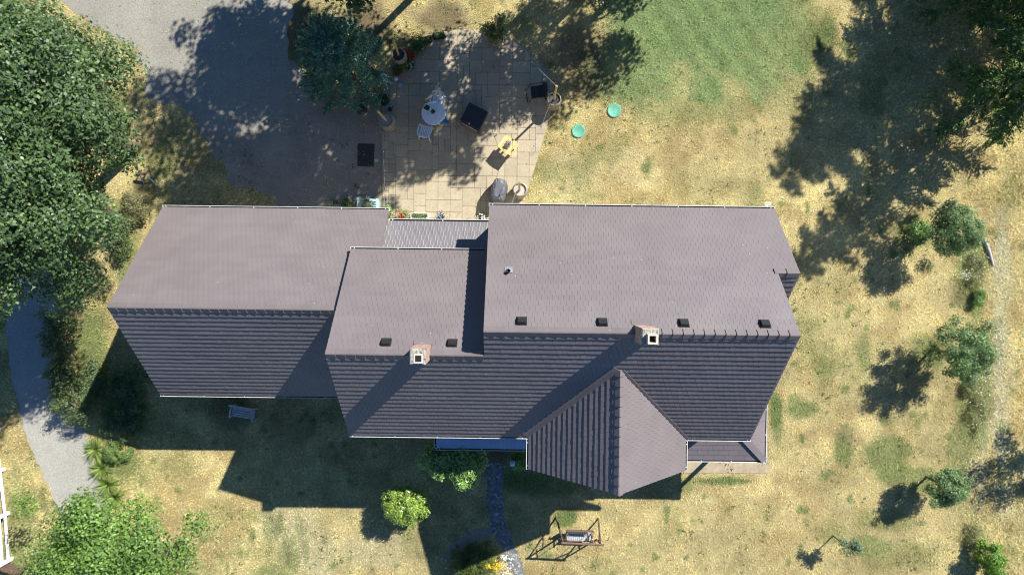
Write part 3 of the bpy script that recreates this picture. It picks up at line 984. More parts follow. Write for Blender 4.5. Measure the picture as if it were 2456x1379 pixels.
for q in ((1251, 772), (1445, 775), (1641, 777), (1836, 779)): roof_vent(*q, DZR, DYR)
for q in ((925, 823), (1084, 825)): roof_vent(*q, CZR, CYR)
p = at(1220, 649, 8.0)
for _ in range(4): p = at(1220, 649, DZR - (p.y - DYR) + .15)
z = DZR - (p.y - DYR)
pv = MB().lathe([(.06, -.1), (.06, .3), (.045, .3), (.045, .1)], 12).build('vent_pipe', M['blackmetal'], house, Vector((p.x, p.y, z)) - house.location)
MB().box(-.13, .13, -.13, .13, .028, .04, Matrix.Rotation(math.radians(-45), 4, 'X')).build('pipe_flashing', M['galv'], pv)
MB().lathe([(.09, .02), (.075, .14), (.062, .15)], 12).build('pipe_collar', M['galv'], pv)
ant = at(1840, 491, DZN - .1)
mb = MB(); l = ant - house.location
mb.bar(l, l + Vector((0, -.2, 0)), .03, .03); mb.bar(l + Vector((-.09, .0, 0)), l + Vector((.12, 0, .02)), .025, .03); mb.bar(l + Vector((-.09, .07, 0)), l + Vector((.12, .07, .02)), .025, .03)
mb.bar(l + Vector((.1, .0, 0)), l + Vector((.1, .07, .02)), .025, .03)
mb.build('eave_bracket', M['white'], house)

# garage
R2 = Roofer(garage)
xe1 = CXW + .3
R2.slope('south_roof', (GXW, GYS, GZR - (GYR - GYS)), (1, 0, 0), (0, 1, 1), [[(0, 0), (xe1 - GXW, 0), (xe1 - GXW, (GYR - GYS) * k), (0, (GYR - GYS) * k)]])
R2.slope('north_roof', (GXE, GYN, GZR - (GYN - GYR)), (-1, 0, 0), (0, -1, 1), [[(0, 0), (GXE - GXW, 0), (GXE - GXW, (GYN - .55) * k), (0, (GYN - .55) * k)], [(GXE - xe1, (GYN - .55) * k), (GXE - GXW, (GYN - .55) * k), (GXE - GXW, (GYN - GYR) * k), (GXE - xe1, (GYN - GYR) * k)]])
R2.finish()
ridge_caps(garage, None, (GXW, GYR, GZR), (xe1, GYR, GZR))
gzN = GZR - (GYN - GYR); gzS = GZR - (GYR - GYS)
wing_wall(garage, GXW + .35, xe1 - .05, GYN - .35, GYS + .35, gzN - .05, gzS - .05, GYR, GZR - .25)
gutter(garage, (GXW, GYN - .03, gzN - .02), (GXE, GYN - .03, gzN - .02), (0, 1, 0))
gutter(garage, (GXW, GYS + .03, gzS - .02), (CXW + .3, GYS + .03, gzS - .02), (0, -1, 0))


# ------------------------------------------------------------------ foliage tools
def quads(P, Nrm, L, W, spin=None, axis=None):
    """rhombic leaves at P with normals"""
    n = len(P)
    Nrm = Nrm / (np.linalg.norm(Nrm, axis=1, keepdims=True) + 1e-9)
    if axis is None:
        r = rng.normal(size=(n, 3))
    else: r = axis
    a = r - (r * Nrm).sum(1, keepdims=True) * Nrm
    a /= np.linalg.norm(a, axis=1, keepdims=True) + 1e-9
    b = np.cross(Nrm, a)
    L = np.broadcast_to(np.asarray(L, float).reshape(-1, 1), (n, 1)); W = np.broadcast_to(np.asarray(W, float).reshape(-1, 1), (n, 1))
    bend = Nrm * L * 0.12
    v = np.stack([P - a * L / 2 - bend, P + b * W / 2, P + a * L / 2 - bend, P - b * W / 2], 1).reshape(-1, 3)
    f = np.arange(4 * n).reshape(n, 4)
    return v, f


def leaf_obj(name, parent, P, Nrm, L, W, col, m, axis=None):
    v, f = quads(P, Nrm, L, W, axis=axis)
    me_ = mesh_np(name, v, f, np.repeat(col, 4, axis=0))
    return link(name, me_, m, parent)


def palette(n, cols, weights=None, jitter=0.18, bright=None):
    cols = np.array(cols); w = None if weights is None else np.array(weights) / sum(weights)
    c = cols[rng.choice(len(cols), n, p=w)]
    c = c * (1 + rng.normal(0, jitter, (n, 1)))
    if bright is not None: c = c * bright[:, None]
    return np.clip(c, 0.004, 1)


def crown_pts(n, centre, rad, nclump=60, crad=0.35, shell=0.55, flat=0.0, lump=0.18):
    """points in leafy clumps filling an ellipsoid; returns points, normals, clump id"""
    d = rng.normal(size=(nclump, 3)); d /= np.linalg.norm(d, axis=1, keepdims=True)
    d[:, 2] = np.where(d[:, 2] < -0.35, -d[:, 2], d[:, 2])
    r = (shell + (1 - shell) * rng.random((nclump, 1)) ** 0.6) * (1 + rng.normal(0, lump, (nclump, 1)))
    cc = d * r * np.array(rad)
    cs = crad * (0.6 + 0.8 * rng.random(nclump))
    pr = cs ** 2; pr /= pr.sum()
    ci = rng.choice(nclump, n, p=pr)
    o = rng.normal(size=(n, 3)); o /= np.linalg.norm(o, axis=1, keepdims=True)
    o *= (rng.random((n, 1)) ** 0.45) * cs[ci][:, None]
    o[:, 2] *= 0.75
    P = cc[ci] + o
    nr = P / (np.array(rad) ** 2) ; nr /= np.linalg.norm(nr, axis=1, keepdims=True) + 1e-9
    on = o / (np.linalg.norm(o, axis=1, keepdims=True) + 1e-9)
    Nn = nr * 0.5 + on * 0.5 + np.array([0, 0, 0.55]) + rng.normal(0, 0.45, (n, 3))
    return P + np.array(centre), Nn, ci, cc + np.array(centre)


def limbs(parent, base_r, zc, rad, ccs, m, n=9, h0=None, lean=(0, 0)):
    """tapered trunk with limbs reaching into the crown"""
    h0 = h0 or max(0.4, zc - rad[2] * 0.7)
    top = Vector((lean[0], lean[1], zc + rad[2] * 0.3))
    tr = MB().tube([(0, 0, -0.05), (lean[0] * .1, lean[1] * .1, h0 * .5), (lean[0] * .4, lean[1] * .4, h0), top], [base_r * 1.25, base_r, base_r * .8, base_r * .25], 10)
    tr.build('trunk', m, parent)
    idx = rng.choice(len(ccs), min(n, len(ccs)), replace=False)
    for i in idx:
        e = Vector(ccs[i])
        s = Vector((lean[0] * .4, lean[1] * .4, h0)).lerp(top, random.uniform(0, .7))
        mid = s.lerp(e, .5) + Vector((random.uniform(-.2, .2), random.uniform(-.2, .2), random.uniform(0, .3))) * rad[0] * .3
        MB().tube([s, mid, e], [base_r * .45, base_r * .28, base_r * .08], 6).build('limb', m, parent)


def tree(name, label, cat, base, zc, rad, nleaf, leafL, cols, w=None, nclump=70, crad=0.6, trunk_r=0.16, bark='bark', group=None, shell=.5, lump=.16, lean=(0, 0), m='leaf', aspect=.62, jitter=.2, nl=9, fill=0):
    t = thing(name, label, cat, base, 0, group)
    P, Nn, ci, cc = crown_pts(nleaf, (lean[0], lean[1], zc), rad, nclump, crad, shell, lump=lump)
    if fill:
        q = rng.normal(size=(fill, 3)); q /= np.linalg.norm(q, axis=1, keepdims=True)
        q *= (rng.random((fill, 1)) ** .4) * np.array(rad) * .95
        P = np.concatenate([P, q + np.array([lean[0], lean[1], zc])]); Nn = np.concatenate([Nn, rng.normal(size=(fill, 3)) + np.array([0, 0, .6])]); ci = np.concatenate([ci, rng.integers(0, nclump, fill)])
    keep = P[:, 2] > 0.05
    P, Nn, ci = P[keep], Nn[keep], ci[keep]
    br = (0.82 + 0.36 * rng.random(nclump))[ci]
    L = leafL * (0.7 + 0.6 * rng.random(len(P)))
    leaf_obj('crown', t, P, Nn, L, L * aspect, palette(len(P), cols, w, jitter, br), M[m])
    limbs(t, trunk_r, zc, rad, cc, M[bark], nl, lean=lean)
    return t


GREENS = [(.09, .15, .052), (.072, .125, .05), (.115, .18, .058), (.2, .26, .08)]
b_ = at(323, 357); tree('broadleaf_tree', 'tall dense broadleaf tree in the top left corner beside the gravel yard', 'tree', b_, 7.0, (3.45, 3.5, 3.2), 70000, .13, GREENS, [5, 5, 3, .6], 190, .8, .24, jitter=.17, lump=.09, fill=16000, group='tall trees along the west side', nl=14)
b_ = at(272, 520); tree('broadleaf_tree', 'tall dense broadleaf tree whose crown spreads over the driveway beside the garage', 'tree', b_, 7.5, (3.75, 3.85, 3.9), 80000, .13, GREENS, [5, 5, 2, .6], 210, .8, .26, jitter=.17, lump=.09, fill=26000, group='tall trees along the west side', nl=14)
APPLE = [(.15, .26, .05), (.11, .21, .045), (.2, .32, .075), (.27, .36, .09)]
b_ = at(372, 1262); tree('apple_tree', 'bright green leafy fruit tree at the bottom left beside the driveway', 'tree', b_, 3.6, (2.75, 2.6, 1.8), 30000, .12, APPLE, [4, 3, 3, 1], 95, .62, .14, 'greybark', nl=14, lump=.27)
SHADE = [(.06, .11, .04), (.08, .13, .05), (.05, .1, .035)]
b_ = at(1066, -82); tree('shade_tree', 'tall tree beyond the top edge shading the dirt yard', 'tree', b_, 8.8, (5.6, 4.9, 4.2), 34000, .2, SHADE, None, 130, .85, .15, fill=6000, group='tall trees beyond the top edge')
b_ = at(933, -203); tree('shade_tree', 'tree beyond the top edge shading the gravel left of the evergreen', 'tree', b_, 7.0, (2.4, 2.3, 2.2), 9000, .2, SHADE, None, 60, .6, .13, group='tall trees beyond the top edge')
b_ = at(1374, -84); tree('shade_tree', 'tall tree at the top edge shading the patio', 'tree', b_, 8.0, (3.0, 2.9, 3.4), 16000, .2, SHADE, None, 95, .55, .13, fill=2500, group='tall trees beyond the top edge')
b_ = at(1622, -152); tree('shade_tree', 'tree beyond the top edge shading the grass right of the patio', 'tree', b_, 6.0, (2.6, 2.7, 2.3), 9000, .18, SHADE, None, 55, .65, .18, group='tall trees beyond the top edge')
b_ = at(1405, -14); tree('edge_tree', 'leafy tree overhanging the top edge above the patio curve', 'tree', b_, 4.0, (2.3, 2.3, 1.6), 9500, .15, [(.09, .13, .07), (.13, .17, .1), (.06, .1, .045)], None, 45, .45, .12, nl=10, m='glossleaf', aspect=.3)
b_ = at(2560, 1000); tree('orchard_tree', 'small tree beyond the right edge casting a shadow into the frame', 'tree', b_, 3.0, (1.6, 1.7, 1.4), 6000, .1, SHADE, None, 45, .4, .07)
ORCH = [(.13, .215, .075), (.16, .25, .09), (.23, .32, .15), (.09, .155, .055)]
GO = 'young orchard trees on the right lawn'
b_ = at(2224, 556); tree('orchard_tree', 'young leafy orchard tree nearest the conifer shadow, beside the fallen log', 'tree', b_, 1.9, (1.1, 1.0, 1.0), 15000, .07, ORCH, None, 70, .28, .05, group=GO, nl=12, lump=.15)
b_ = at(2236, 838); tree('orchard_tree', 'largest young orchard tree, middle of the right lawn', 'tree', b_, 1.9, (1.22, 1.2, 1.1), 19000, .07, ORCH, None, 85, .3, .06, group=GO, nl=12, lump=.15)
b_ = at(2222, 1143); tree('orchard_tree', 'small round orchard tree lower on the right lawn', 'tree', b_, 1.4, (.9, .86, .82), 12000, .07, ORCH, None, 60, .25, .05, group=GO, nl=10, lump=.15)
b_ = at(1998, 1284); tree('sapling', 'sparse thin sapling near the bottom of the right lawn', 'sapling', b_, 1.35, (.62, .5, .5), 800, .085, [(.16, .22, .13), (.12, .18, .09)], None, 18, .2, .025, group=None, nl=8, shell=.3)
b_ = at(2348, 1322); tree('bush', 'bright green bush in the bottom right corner', 'bush', b_, .6, (.62, .62, .6), 4200, .085, [(.12, .24, .025), (.17, .3, .04)], None, 35, .22, .03, nl=4)

# ---- blue-green evergreen by the patio
t = thing('evergreen_tree', 'bushy blue-green evergreen tree beside the patio', 'tree', at(848, 186))
n = 42000
u_ = rng.random(n); ncl = 230
cz = rng.random(ncl) ** .8; ca_ = rng.random(ncl) * 2 * math.pi
rr_ = 2.05 * (1 - cz * .86) ** .75 * (0.55 + .45 * rng.random(ncl) ** .5) * np.where(cz < .06, .8, 1)
cc = np.stack([rr_ * np.cos(ca_), rr_ * np.sin(ca_), .3 + cz * 5.2], -1)
ci = rng.integers(0, ncl, n)
dr = np.stack([np.cos(ca_), np.sin(ca_), np.full(ncl, .9)], -1); dr /= np.linalg.norm(dr, axis=1, keepdims=True)
s_ = rng.random((n, 1))
P = cc[ci] + dr[ci] * (s_ - .5) * .75 + rng.normal(0, 1, (n, 3)) * (.15 * (1.1 - s_))
Nn = rng.normal(0, .5, (n, 3)) + dr[ci] * .7 + np.array([0, 0, .4])
leaf_obj('crown', t, P, Nn, .1 * (.7 + .6 * rng.random(n)), .05, palette(n, [(.1, .24, .15), (.08, .21, .14), (.14, .29, .17), (.22, .34, .18)], [4, 4, 2, .8], .2), M['glossleaf'])
limbs(t, .12, 2.6, (1.6, 1.6, 2.4), cc[:60], M['bark'], 10, .5)


# ---- conifers
def conifer(label, base, h, R, n_whorl, per, group, seed, zlow=1.3, dens=24):
    r = np.random.default_rng(seed)
    t = thing('conifer', label, 'tree', base, 0, group)
    MB().tube([(0, 0, -.05), (0.05, 0, h * .5), (0, 0, h)], [.26, .17, .03], 10).build('trunk', M['greybark'], t)
    Ps = []; As = []; Ns = []
    for w_ in range(n_whorl):
        z0 = zlow + (h - zlow - .3) * (w_ / n_whorl) ** 1.05
        Lb = R * (1 - (z0 / h)) ** .62 * r.uniform(.75, 1.12) + .15
        for b in range(per):
            az = 2 * math.pi * (b / per + r.random() * .6 / per) + w_ * 1.3
            L = Lb * r.uniform(.65, 1.1)
            dx = np.array([math.cos(az), math.sin(az), 0]); sx_ = np.array([-dx[1], dx[0], 0])
            nb = 6
            pts = [dx * (L * q / nb) + np.array([0, 0, z0 + .25 * L * (q / nb) - .42 * L * (q / nb) ** 2]) for q in range(nb + 1)]
            MB().tube([Vector(p) for p in pts], [.035 * (1 - .85 * q / nb) * (L / R + .3) for q in range(nb + 1)], 5, False).build('branch', M['greybark'], t)
            nt_ = int(dens * L + 8)
            for q in range(nt_):
                f = r.uniform(.12, 1.0); k_ = min(nb - 1, int(f * nb)); p0 = pts[k_] + (pts[k_ + 1] - pts[k_]) * (f * nb - k_)
                sd = r.choice((-1, 1)); tl = (.28 + .55 * (1 - abs(f - .45))) * min(1, L / 2) * r.uniform(.5, 1.1)
                td = dx * .75 + sx_ * sd * .8 + np.array([0, 0, -.25 + r.normal(0, .08)]); td /= np.linalg.norm(td)
                m_ = 7
                for e in range(m_):
                    g = (e + r.random()) / m_
                    Ps.append(p0 + td * tl * g + r.normal(0, .03, 3)); As.append(td + r.normal(0, .3, 3)); Ns.append(np.array([0, 0, 1]) + r.normal(0, .35, 3))
    P = np.array(Ps); n = len(P)
    leaf_obj('foliage', t, P, np.array(Ns), .2 * (.7 + .6 * rng.random(n)), .055, palette(n, [(.10, .19, .045), (.13, .225, .05), (.18, .27, .065), (.075, .15, .04)], None, .2), M['needle'], axis=np.array(As))
    return t


conifer('tall drooping conifer at the right edge with its trunk showing', at(2335, 245), 10.6, 3.2, 11, 6, 'conifers in the top right corner', 4, 1.9, 22)
conifer('tall dense conifer filling the top right corner', at(2405, -75), 12.6, 4.8, 16, 8, 'conifers in the top right corner', 5, 1.2, 28)


# ---- shrubs
def shrub(name, label, cat, base, rad, n, L, cols, w=None, nclump=30, crad=.25, zc=None, m='leaf', group=None, stems=True, aspect=.55, shell=.45, lump=.15, jitter=.18):
    t = thing(name, label, cat, base, 0, group)
    zc = rad[2] * .85 if zc is None else zc
    P, Nn, ci, cc = crown_pts(n, (0, 0, zc), rad, nclump, crad, shell, lump=lump)
    k_ = P[:, 2] > .02; P, Nn, ci = P[k_], Nn[k_], ci[k_]
    br = (.85 + .3 * rng.random(nclump))[ci]
    LL = L * (.7 + .6 * rng.random(len(P)))
    leaf_obj('foliage', t, P, Nn, LL, LL * aspect, palette(len(P), cols, w, jitter, br), M[m])
    if stems:
        for i in range(min(5, nclump)):
            e = Vector(cc[i]); MB().tube([(0, 0, 0), e * .5 + Vector((0, 0, .05)), e * .9], [.025, .018, .006], 5).build('stem', M['bark'], t)
    return t


b_ = at(986, 1184); t = shrub('round_shrub', 'rounded yellow-green shrub standing half in the house shadow on the front lawn', 'shrub', b_, (1.02, .82, .7), 16000, .085, [(.22, .33, .05), (.3, .42, .07), (.17, .27, .05), (.33, .3, .09)], [4, 4, 2, .7], 120, .19, 1.35, 'glossleaf', aspect=.4, lump=.07)
for i in range(4): MB().tube([(0, 0, 0), (.25 * math.cos(i * 1.6), .25 * math.sin(i * 1.6), .7), (.6 * math.cos(i * 1.6), .6 * math.sin(i * 1.6), 1.4)], [.05, .04, .02], 6).build('stem', M['greybark'], t)
RH = [(.22, .38, .09), (.28, .43, .11), (.17, .29, .075)]
b_ = at(1098, 1062); shrub('rhododendron', 'dark green rhododendron against the porch roof edge', 'shrub', b_, (1.2, .8, 1.0), 9000, .15, RH, None, 50, .34, 2.4, 'glossleaf', aspect=.36, lump=.22)
b_ = at(1126, 1086); shrub('rhododendron', 'lower rhododendron right of the larger one beside the left cap post', 'shrub', b_, (.6, .5, .8), 4200, .14, RH, None, 28, .28, 2.75, 'glossleaf', aspect=.36, lump=.22)
b_ = at(1248, 1090); shrub('porch_shrub', 'dark shrub squeezed between the porch and the cross gable', 'shrub', b_, (.45, .45, .5), 1800, .1, RH, None, 16, .22, None)
b_ = at(1143, 1338); t = shrub('garden_shrub', 'wide garden shrub with yellow blossom at the bottom edge, half in shadow', 'shrub', b_, (1.15, .95, .5), 9500, .07, [(.10, .14, .03), (.16, .2, .04), (.07, .1, .025)], None, 70, .22, None, lump=.2)
P, Nn, ci, cc = crown_pts(700, (.55, -.1, .5), (.5, .3, .28), 12, .18)
leaf_obj('blossom', t, P, Nn, .06, .05, palette(len(P), [(.7, .5, .03), (.75, .58, .06)]), M['petal'])
HG = [(.09, .14, .05), (.13, .18, .07), (.065, .11, .04), (.2, .22, .09)]
for i, (px_, py_, rx, ry, rz, lb) in enumerate([(168, 800, .6, 1.0, .8, 'shaded hedge bush at the driveway bend under the large tree'), (172, 905, .55, .9, .75, 'hedge bush on the driveway edge, half lit, above the rounded one'),
                                                 (215, 960, .85, .8, .85, 'rounded hedge bush at the corner of the driveway'), (235, 905, .55, .75, .5, 'low bush inside the driveway hedge beside the garage shadow'),
                                                 (325, 930, .7, 1.0, .5, 'dark low shrub in the garage shadow'), (300, 1010, .8, .6, .35, 'low ground shrub in shade near the garage corner')]):
    shrub('hedge_bush', lb, 'bush', at(px_, py_), (rx, ry, rz), 5200, .08, HG, None, 40, .27, None, group='bushes along the driveway', lump=.2)
shrub('verge_bush', 'dry weedy bush under the tall tree at the garage corner', 'bush', at(335, 505), (.55, .8, .35), 3200, .07, [(.2, .2, .08), (.12, .16, .06), (.3, .25, .15)], None, 26, .22)
shrub('verge_bush', 'green weedy bush between the tall tree and the garage roof', 'bush', at(300, 560), (.6, .9, .5), 3200, .08, HG, None, 26, .25)


def spiky(label, base, n, L, cols, spread=1.0, group=None):
    t = thing('spiky_plant', label, 'plant', base, 0, group)
    az = rng.random(n) * 2 * math.pi; el = rng.uniform(.25, 1.25, n)
    d = np.stack([np.cos(az) * np.cos(el), np.sin(az) * np.cos(el), np.sin(el)], -1)
    Ls = L * rng.uniform(.6, 1.1, n)
    side = np.stack([-np.sin(az), np.cos(az), 0 * az], -1)
    vs = []; segs = 4
    for q in range(segs):
        f = q / (segs - 1); wv = .035 * (1 - .85 * f)
        c = d * (Ls * f)[:, None]; c = c + np.array([0, 0, -.45]) * (Ls * f ** 2)[:, None] * np.cos(el)[:, None]
        vs += [c - side * wv, c + side * wv]
    v = np.stack(vs, 1); v[..., 2] = np.maximum(v[..., 2], .02)
    base_i = (np.arange(n) * segs * 2)[:, None]
    fs = np.concatenate([base_i + np.array([[2 * q, 2 * q + 1, 2 * q + 3, 2 * q + 2]]) for q in range(segs - 1)])
    me_ = mesh_np('leaves', v.reshape(-1, 3), fs, np.repeat(palette(n, cols), segs * 2, axis=0))
    link('leaves', me_, M['leaf'], t)


SP = [(.24, .32, .08), (.3, .36, .11), (.17, .26, .06)]
for i, (px_, py_, L, lb) in enumerate([(232, 1075, .75, 'uppermost spiky plant on the driveway edge'), (248, 1120, .8, 'spiky plant on the driveway edge, second from the top'), (262, 1160, .75, 'spiky plant on the driveway edge, third from the top'),
                                        (278, 1190, .7, 'spiky plant on the driveway edge touching the fruit tree'), (285, 1095, .5, 'small spiky plant set back from the driveway')]):
    spiky(lb, at(px_, py_), 130, L, SP, group='spiky plants on the driveway edge')
shrub('verge_bush', 'green leafy clump behind the spiky plants', 'bush', at(285, 1085), (.7, .45, .3), 2600, .07, [(.14, .22, .06), (.18, .25, .08)], None, 24, .2)
shrub('weed_clump', 'bright weed clump at the foot of the upper orchard tree', 'weeds', at(2198, 565), (.4, .6, .28), 1800, .09, [(.16, .27, .07), (.2, .3, .09)], None, 18, .2, stems=False)
shrub('weed_clump', 'green grass clump by itself below the fallen log', 'weeds', at(2340, 712), (.22, .32, .25), 900, .14, [(.17, .3, .08)], None, 10, .16, aspect=.15, stems=False)
shrub('weed_clump', 'leafy weeds around the bottom right bush', 'weeds', at(2390, 1368), (.35, .25, .2), 900, .08, [(.15, .26, .05)], None, 10, .18, stems=False)
for (px_, py_, rx, ry, lb) in [(2335, 650, .5, 1.0, 'dark tangled weeds beside the fallen log'), (2340, 985, .5, 1.2, 'long weedy strip between the two lower orchard trees'), (2330, 1290, .45, .9, 'brown-green weeds left of the bottom right bush'), (2318, 930, .35, .5, 'short brown weeds below the largest orchard tree')]:
    shrub('weed_clump', lb, 'weeds', at(px_, py_), (rx * .85, ry * .85, .16), 1500, .08, [(.16, .21, .07), (.22, .24, .1), (.32, .28, .14)], None, 40, .2, stems=False, aspect=.3)


def flowers(name, label, cat, spots, n, size, cols, h=(.15, .35), kind='stuff'):
    Ps = []
    for (px_, py_, rx, ry) in spots:
        c = at(px_, py_)
        a = rng.normal(0, .5, (n, 2)) * np.array([rx, ry]) / 53.6
        Ps.append(np.stack([c.x + a[:, 0], c.y + a[:, 1], rng.uniform(*h, n)], -1))
    P = np.concatenate(Ps)
    Nn = np.array([0, 0, 1.0]) + rng.normal(0, .3, P.shape)
    s = size * rng.uniform(.6, 1.2, len(P))
    o = leaf_obj(name, None, P, Nn, s, s, palette(len(P), cols, None, .08), M['petal'])
    return tag(o, label, cat, kind=kind)


flowers('white_wildflowers', 'scattered white wildflowers along the weedy strip on the right', 'wildflowers', [(2335, 650, 40, 60), (2350, 985, 45, 60), (2345, 900, 25, 25), (2335, 1120, 25, 70), (2390, 800, 20, 40), (2305, 660, 20, 15)], 42, .05, [(.8, .8, .76)], (.2, .4))
flowers('white_garden_flowers', 'white flowers by the path at the bottom edge', 'flowers', [(1215, 1345, 22, 22), (1218, 1375, 30, 15), (1095, 1352, 25, 16), (1210, 1330, 10, 10)], 26, .075, [(.85, .85, .82)], (.2, .4))

# ------------------------------------------------------------------ grass blades
BLD = [(GXW + .3, GYS + .3, CXW + .5, GYN - .3), (CXW + .3, YS + .3, DXW, 1.8), (DXW, YS + .3, DXE - .3, DYN - .3), (FXW + .3, FYS + .3, FXE - .3, YS + .5)]


def grass(name, label, n, box, hgt, spread, width, seed, dense=None):
    r = np.random.default_rng(seed)
    x = r.uniform(box[0], box[2], n); y = r.uniform(box[1], box[3], n)
    ok = np.ones(n, bool)
    for (a, b, c, d) in BLD: ok &= ~((x > a) & (x < c) & (y > b) & (y < d))
    for p, q in ((P_GRAVEL, .04), (P_DIRT, .10), (P_DRIVE, .012), (P_PATH, .28), (P_PATH2, .25), (P_PAD, .12), (PATIO, 0.0)):
        ok &= ~(in_poly(x, y, p) & (r.random(n) > q))
    x, y = x[ok], y[ok]
    col, g, br = lawn_colour(x, y)
    keep = r.random(len(x)) > br * .75
    keep &= r.random(len(x)) < (0.35 + 0.9 * fbm(x + 5, y + 3, .5, 3)) + g
    x, y, col, g = x[keep], y[keep], col[keep], g[keep]
    m_ = len(x)
    u, v = gpix(x, y)
    tall = 1 + .8 * sstep(2250, 2400, u) + .25 * g + .5 * sstep(640, 760, v) * (1 - sstep(240, 420, u))
    nb = 3
    az = r.random((m_, nb)) * 2 * math.pi; le = r.uniform(.4, 1.0, (m_, nb)) * spread * tall[:, None]; hh = r.uniform(.3, 1.0, (m_, nb)) * hgt * tall[:, None]
    ox = r.normal(0, .025, (m_, nb)); oy = r.normal(0, .025, (m_, nb))
    bx = x[:, None] + ox; by = y[:, None] + oy
    sx_ = -np.sin(az) * width / 2; sy_ = np.cos(az) * width / 2
    v0 = np.stack([bx - sx_, by - sy_, 0 * bx - .003], -1); v1 = np.stack([bx + sx_, by + sy_, 0 * bx - .003], -1)
    v2 = np.stack([bx + np.cos(az) * le, by + np.sin(az) * le, hh], -1)
    V3 = np.stack([v0, v1, v2], 2).reshape(-1, 3)
    c = col[:, None, :] * (1 + r.normal(0, .2, (m_, nb, 1))) * 1.1
    c = np.clip(np.repeat(c.reshape(-1, 3), 3, axis=0), .01, 1)
    F = np.arange(len(V3)).reshape(-1, 3)
    tag(link(name, mesh_np(name, V3, F, c), M['blade']), label, 'grass', kind='stuff')


grass('grass', 'dry straw-coloured lawn grass with green patches', 235000, (-24, -14.5, 25, 13.5), .055, .085, .022, 11)
grass('coarse_grass', 'coarse scattered tufts standing above the dry lawn', 26000, (-24, -14.5, 25, 13.5), .13, .13, .026, 12)


def scatter(name, label, cat, n, size, cols, fn, seed, z=.03, flat=.35):
    r = np.random.default_rng(seed)
    x = r.uniform(-23, 24, n); y = r.uniform(-14, 13, n)
    ok = fn(x, y, r)
    for (a, b, c, d) in BLD: ok &= ~((x > a) & (x < c) & (y > b) & (y < d))
    ok &= ~in_poly(x, y, PATIO)
    x, y = x[ok], y[ok]; m_ = len(x)
    k_ = 5
    P = np.stack([np.repeat(x, k_) + r.normal(0, size * .8, m_ * k_), np.repeat(y, k_) + r.normal(0, size * .8, m_ * k_), r.uniform(.4, 1.6, m_ * k_) * z], -1) if flat < .5 else np.stack([x, y, np.full(m_, z)], -1)
    Nn = np.array([0, 0, 1.]) + r.normal(0, flat if flat < .5 else .25, P.shape)
    L = size * r.uniform(.6, 1.3, len(P))
    tag(leaf_obj(name, None, P, Nn, L, L * .55, palette(len(P), cols, None, .2), M['leaf']), label, cat, kind='stuff')


hard = lambda x, y: in_poly(x, y, P_GRAVEL) | in_poly(x, y, P_DRIVE) | in_poly(x, y, P_PATH)
scatter('lawn_weeds', 'small dark broadleaf weeds dotted through the lawn', 'weeds', 9000, .075, [(.1, .17, .05), (.15, .21, .07), (.08, .13, .045)],
        lambda x, y, r: (fbm(x + 3, y + 60, 1.6, 3) + r.normal(0, .12, len(x)) > .66) & ~hard(x, y), 31, .04, .4)
scatter('leaf_litter', 'dry fallen leaves scattered under the trees', 'fallen leaves', 5200, .06, [(.3, .2, .08), (.4, .3, .13), (.2, .13, .06)],
        lambda x, y, r: (r.random(len(x)) < .10 + .9 * ((x < -13) | ((y > 8) & (x < 4))) * .6), 32, .035, .6)

# ------------------------------------------------------------------ things on the patio
def barrel(label, px_, py_, fill='barreltop', dark=False):
    p = at(px_, py_, .9); p.z = 0.03
    t = thing('barrel_planter', label, 'barrel', p, random.random() * 3, 'wine barrels round the patio')
    prof = [(.285, 0), (.325, .18), (.35, .44), (.325, .7), (.29, .88), (.262, .88), (.255, .80)]
    vs = MB(); nst = 26
    vv = []; ff = []
    for (r_, z_) in prof:
        for k_ in range(nst * 2):
            a = 2 * math.pi * k_ / (nst * 2); q = r_ - (.007 if k_ % 2 else 0)
            vv.append((q * math.cos(a), q * math.sin(a), z_))
    m2 = nst * 2
    for i in range(len(prof) - 1):
        for k_ in range(m2): ff.append((i * m2 + k_, i * m2 + (k_ + 1) % m2, (i + 1) * m2 + (k_ + 1) % m2, (i + 1) * m2 + k_))
    vs.add(vv, ff, True); vs.build('staves', M['barrel'], t)
    for (z_, r_) in ((.08, .308), (.25, .34), (.63, .337), (.81, .308)):
        MB().lathe([(r_ - .004, z_ - .022), (r_ + .002, z_ - .022), (r_ - (.004 if z_ > .4 else -.004), z_ + .022), (r_ - .01, z_ + .022)], 32).build('hoop', M['galv'], t)
    MB().lathe([(.27, .80), (.12, .815), (.001, .82)], 24).build('fill', M[fill], t)
    return t


barrel('oak wine barrel on the left patio edge with a leaning pole', 926, 289, 'barreltop')
barrel('oak wine barrel at the right tip of the patio with a pole', 1329, 238, 'barreldark')
barrel('oak wine barrel with pale gravel top at the house end of the patio', 1247, 455, 'barreltop')
barrel('dark wine barrel among the flower pots at the upper left patio edge', 955, 131, 'barreldark')
t = barrel('wine barrel planted with a leafy shrub at the top of the patio curve', 1190, 79, 'barreldark')
p = t.location
s_ = shrub('barrel_shrub', 'leafy flowering shrub growing from the barrel at the top of the patio', 'plant', (p.x, p.y, .84), (.5, .45, .42), 2600, .09, [(.11, .17, .05), (.16, .22, .07), (.09, .13, .05), (.22, .22, .1)], None, 26, .22, .5, aspect=.4)


def pole(label, px_, py_, tip, h, r_=.05):
    b = at(px_, py_, .9); t_ = at(*tip, h)
    t = thing('light_pole', label, 'pole', (b.x, b.y, .84), 0, 'string light poles in the barrels')
    d = t_ - Vector((b.x, b.y, .84))
    MB().tube([(0, 0, -.02), d * .5, d], [r_, r_ * .97, r_ * .93], 10).build('shaft', M['pole'], t)
    MB().tube([d, d + Vector((0, 0, .03))], [.012, .012], 6).build('hook', M['galv'], t)
    return t_


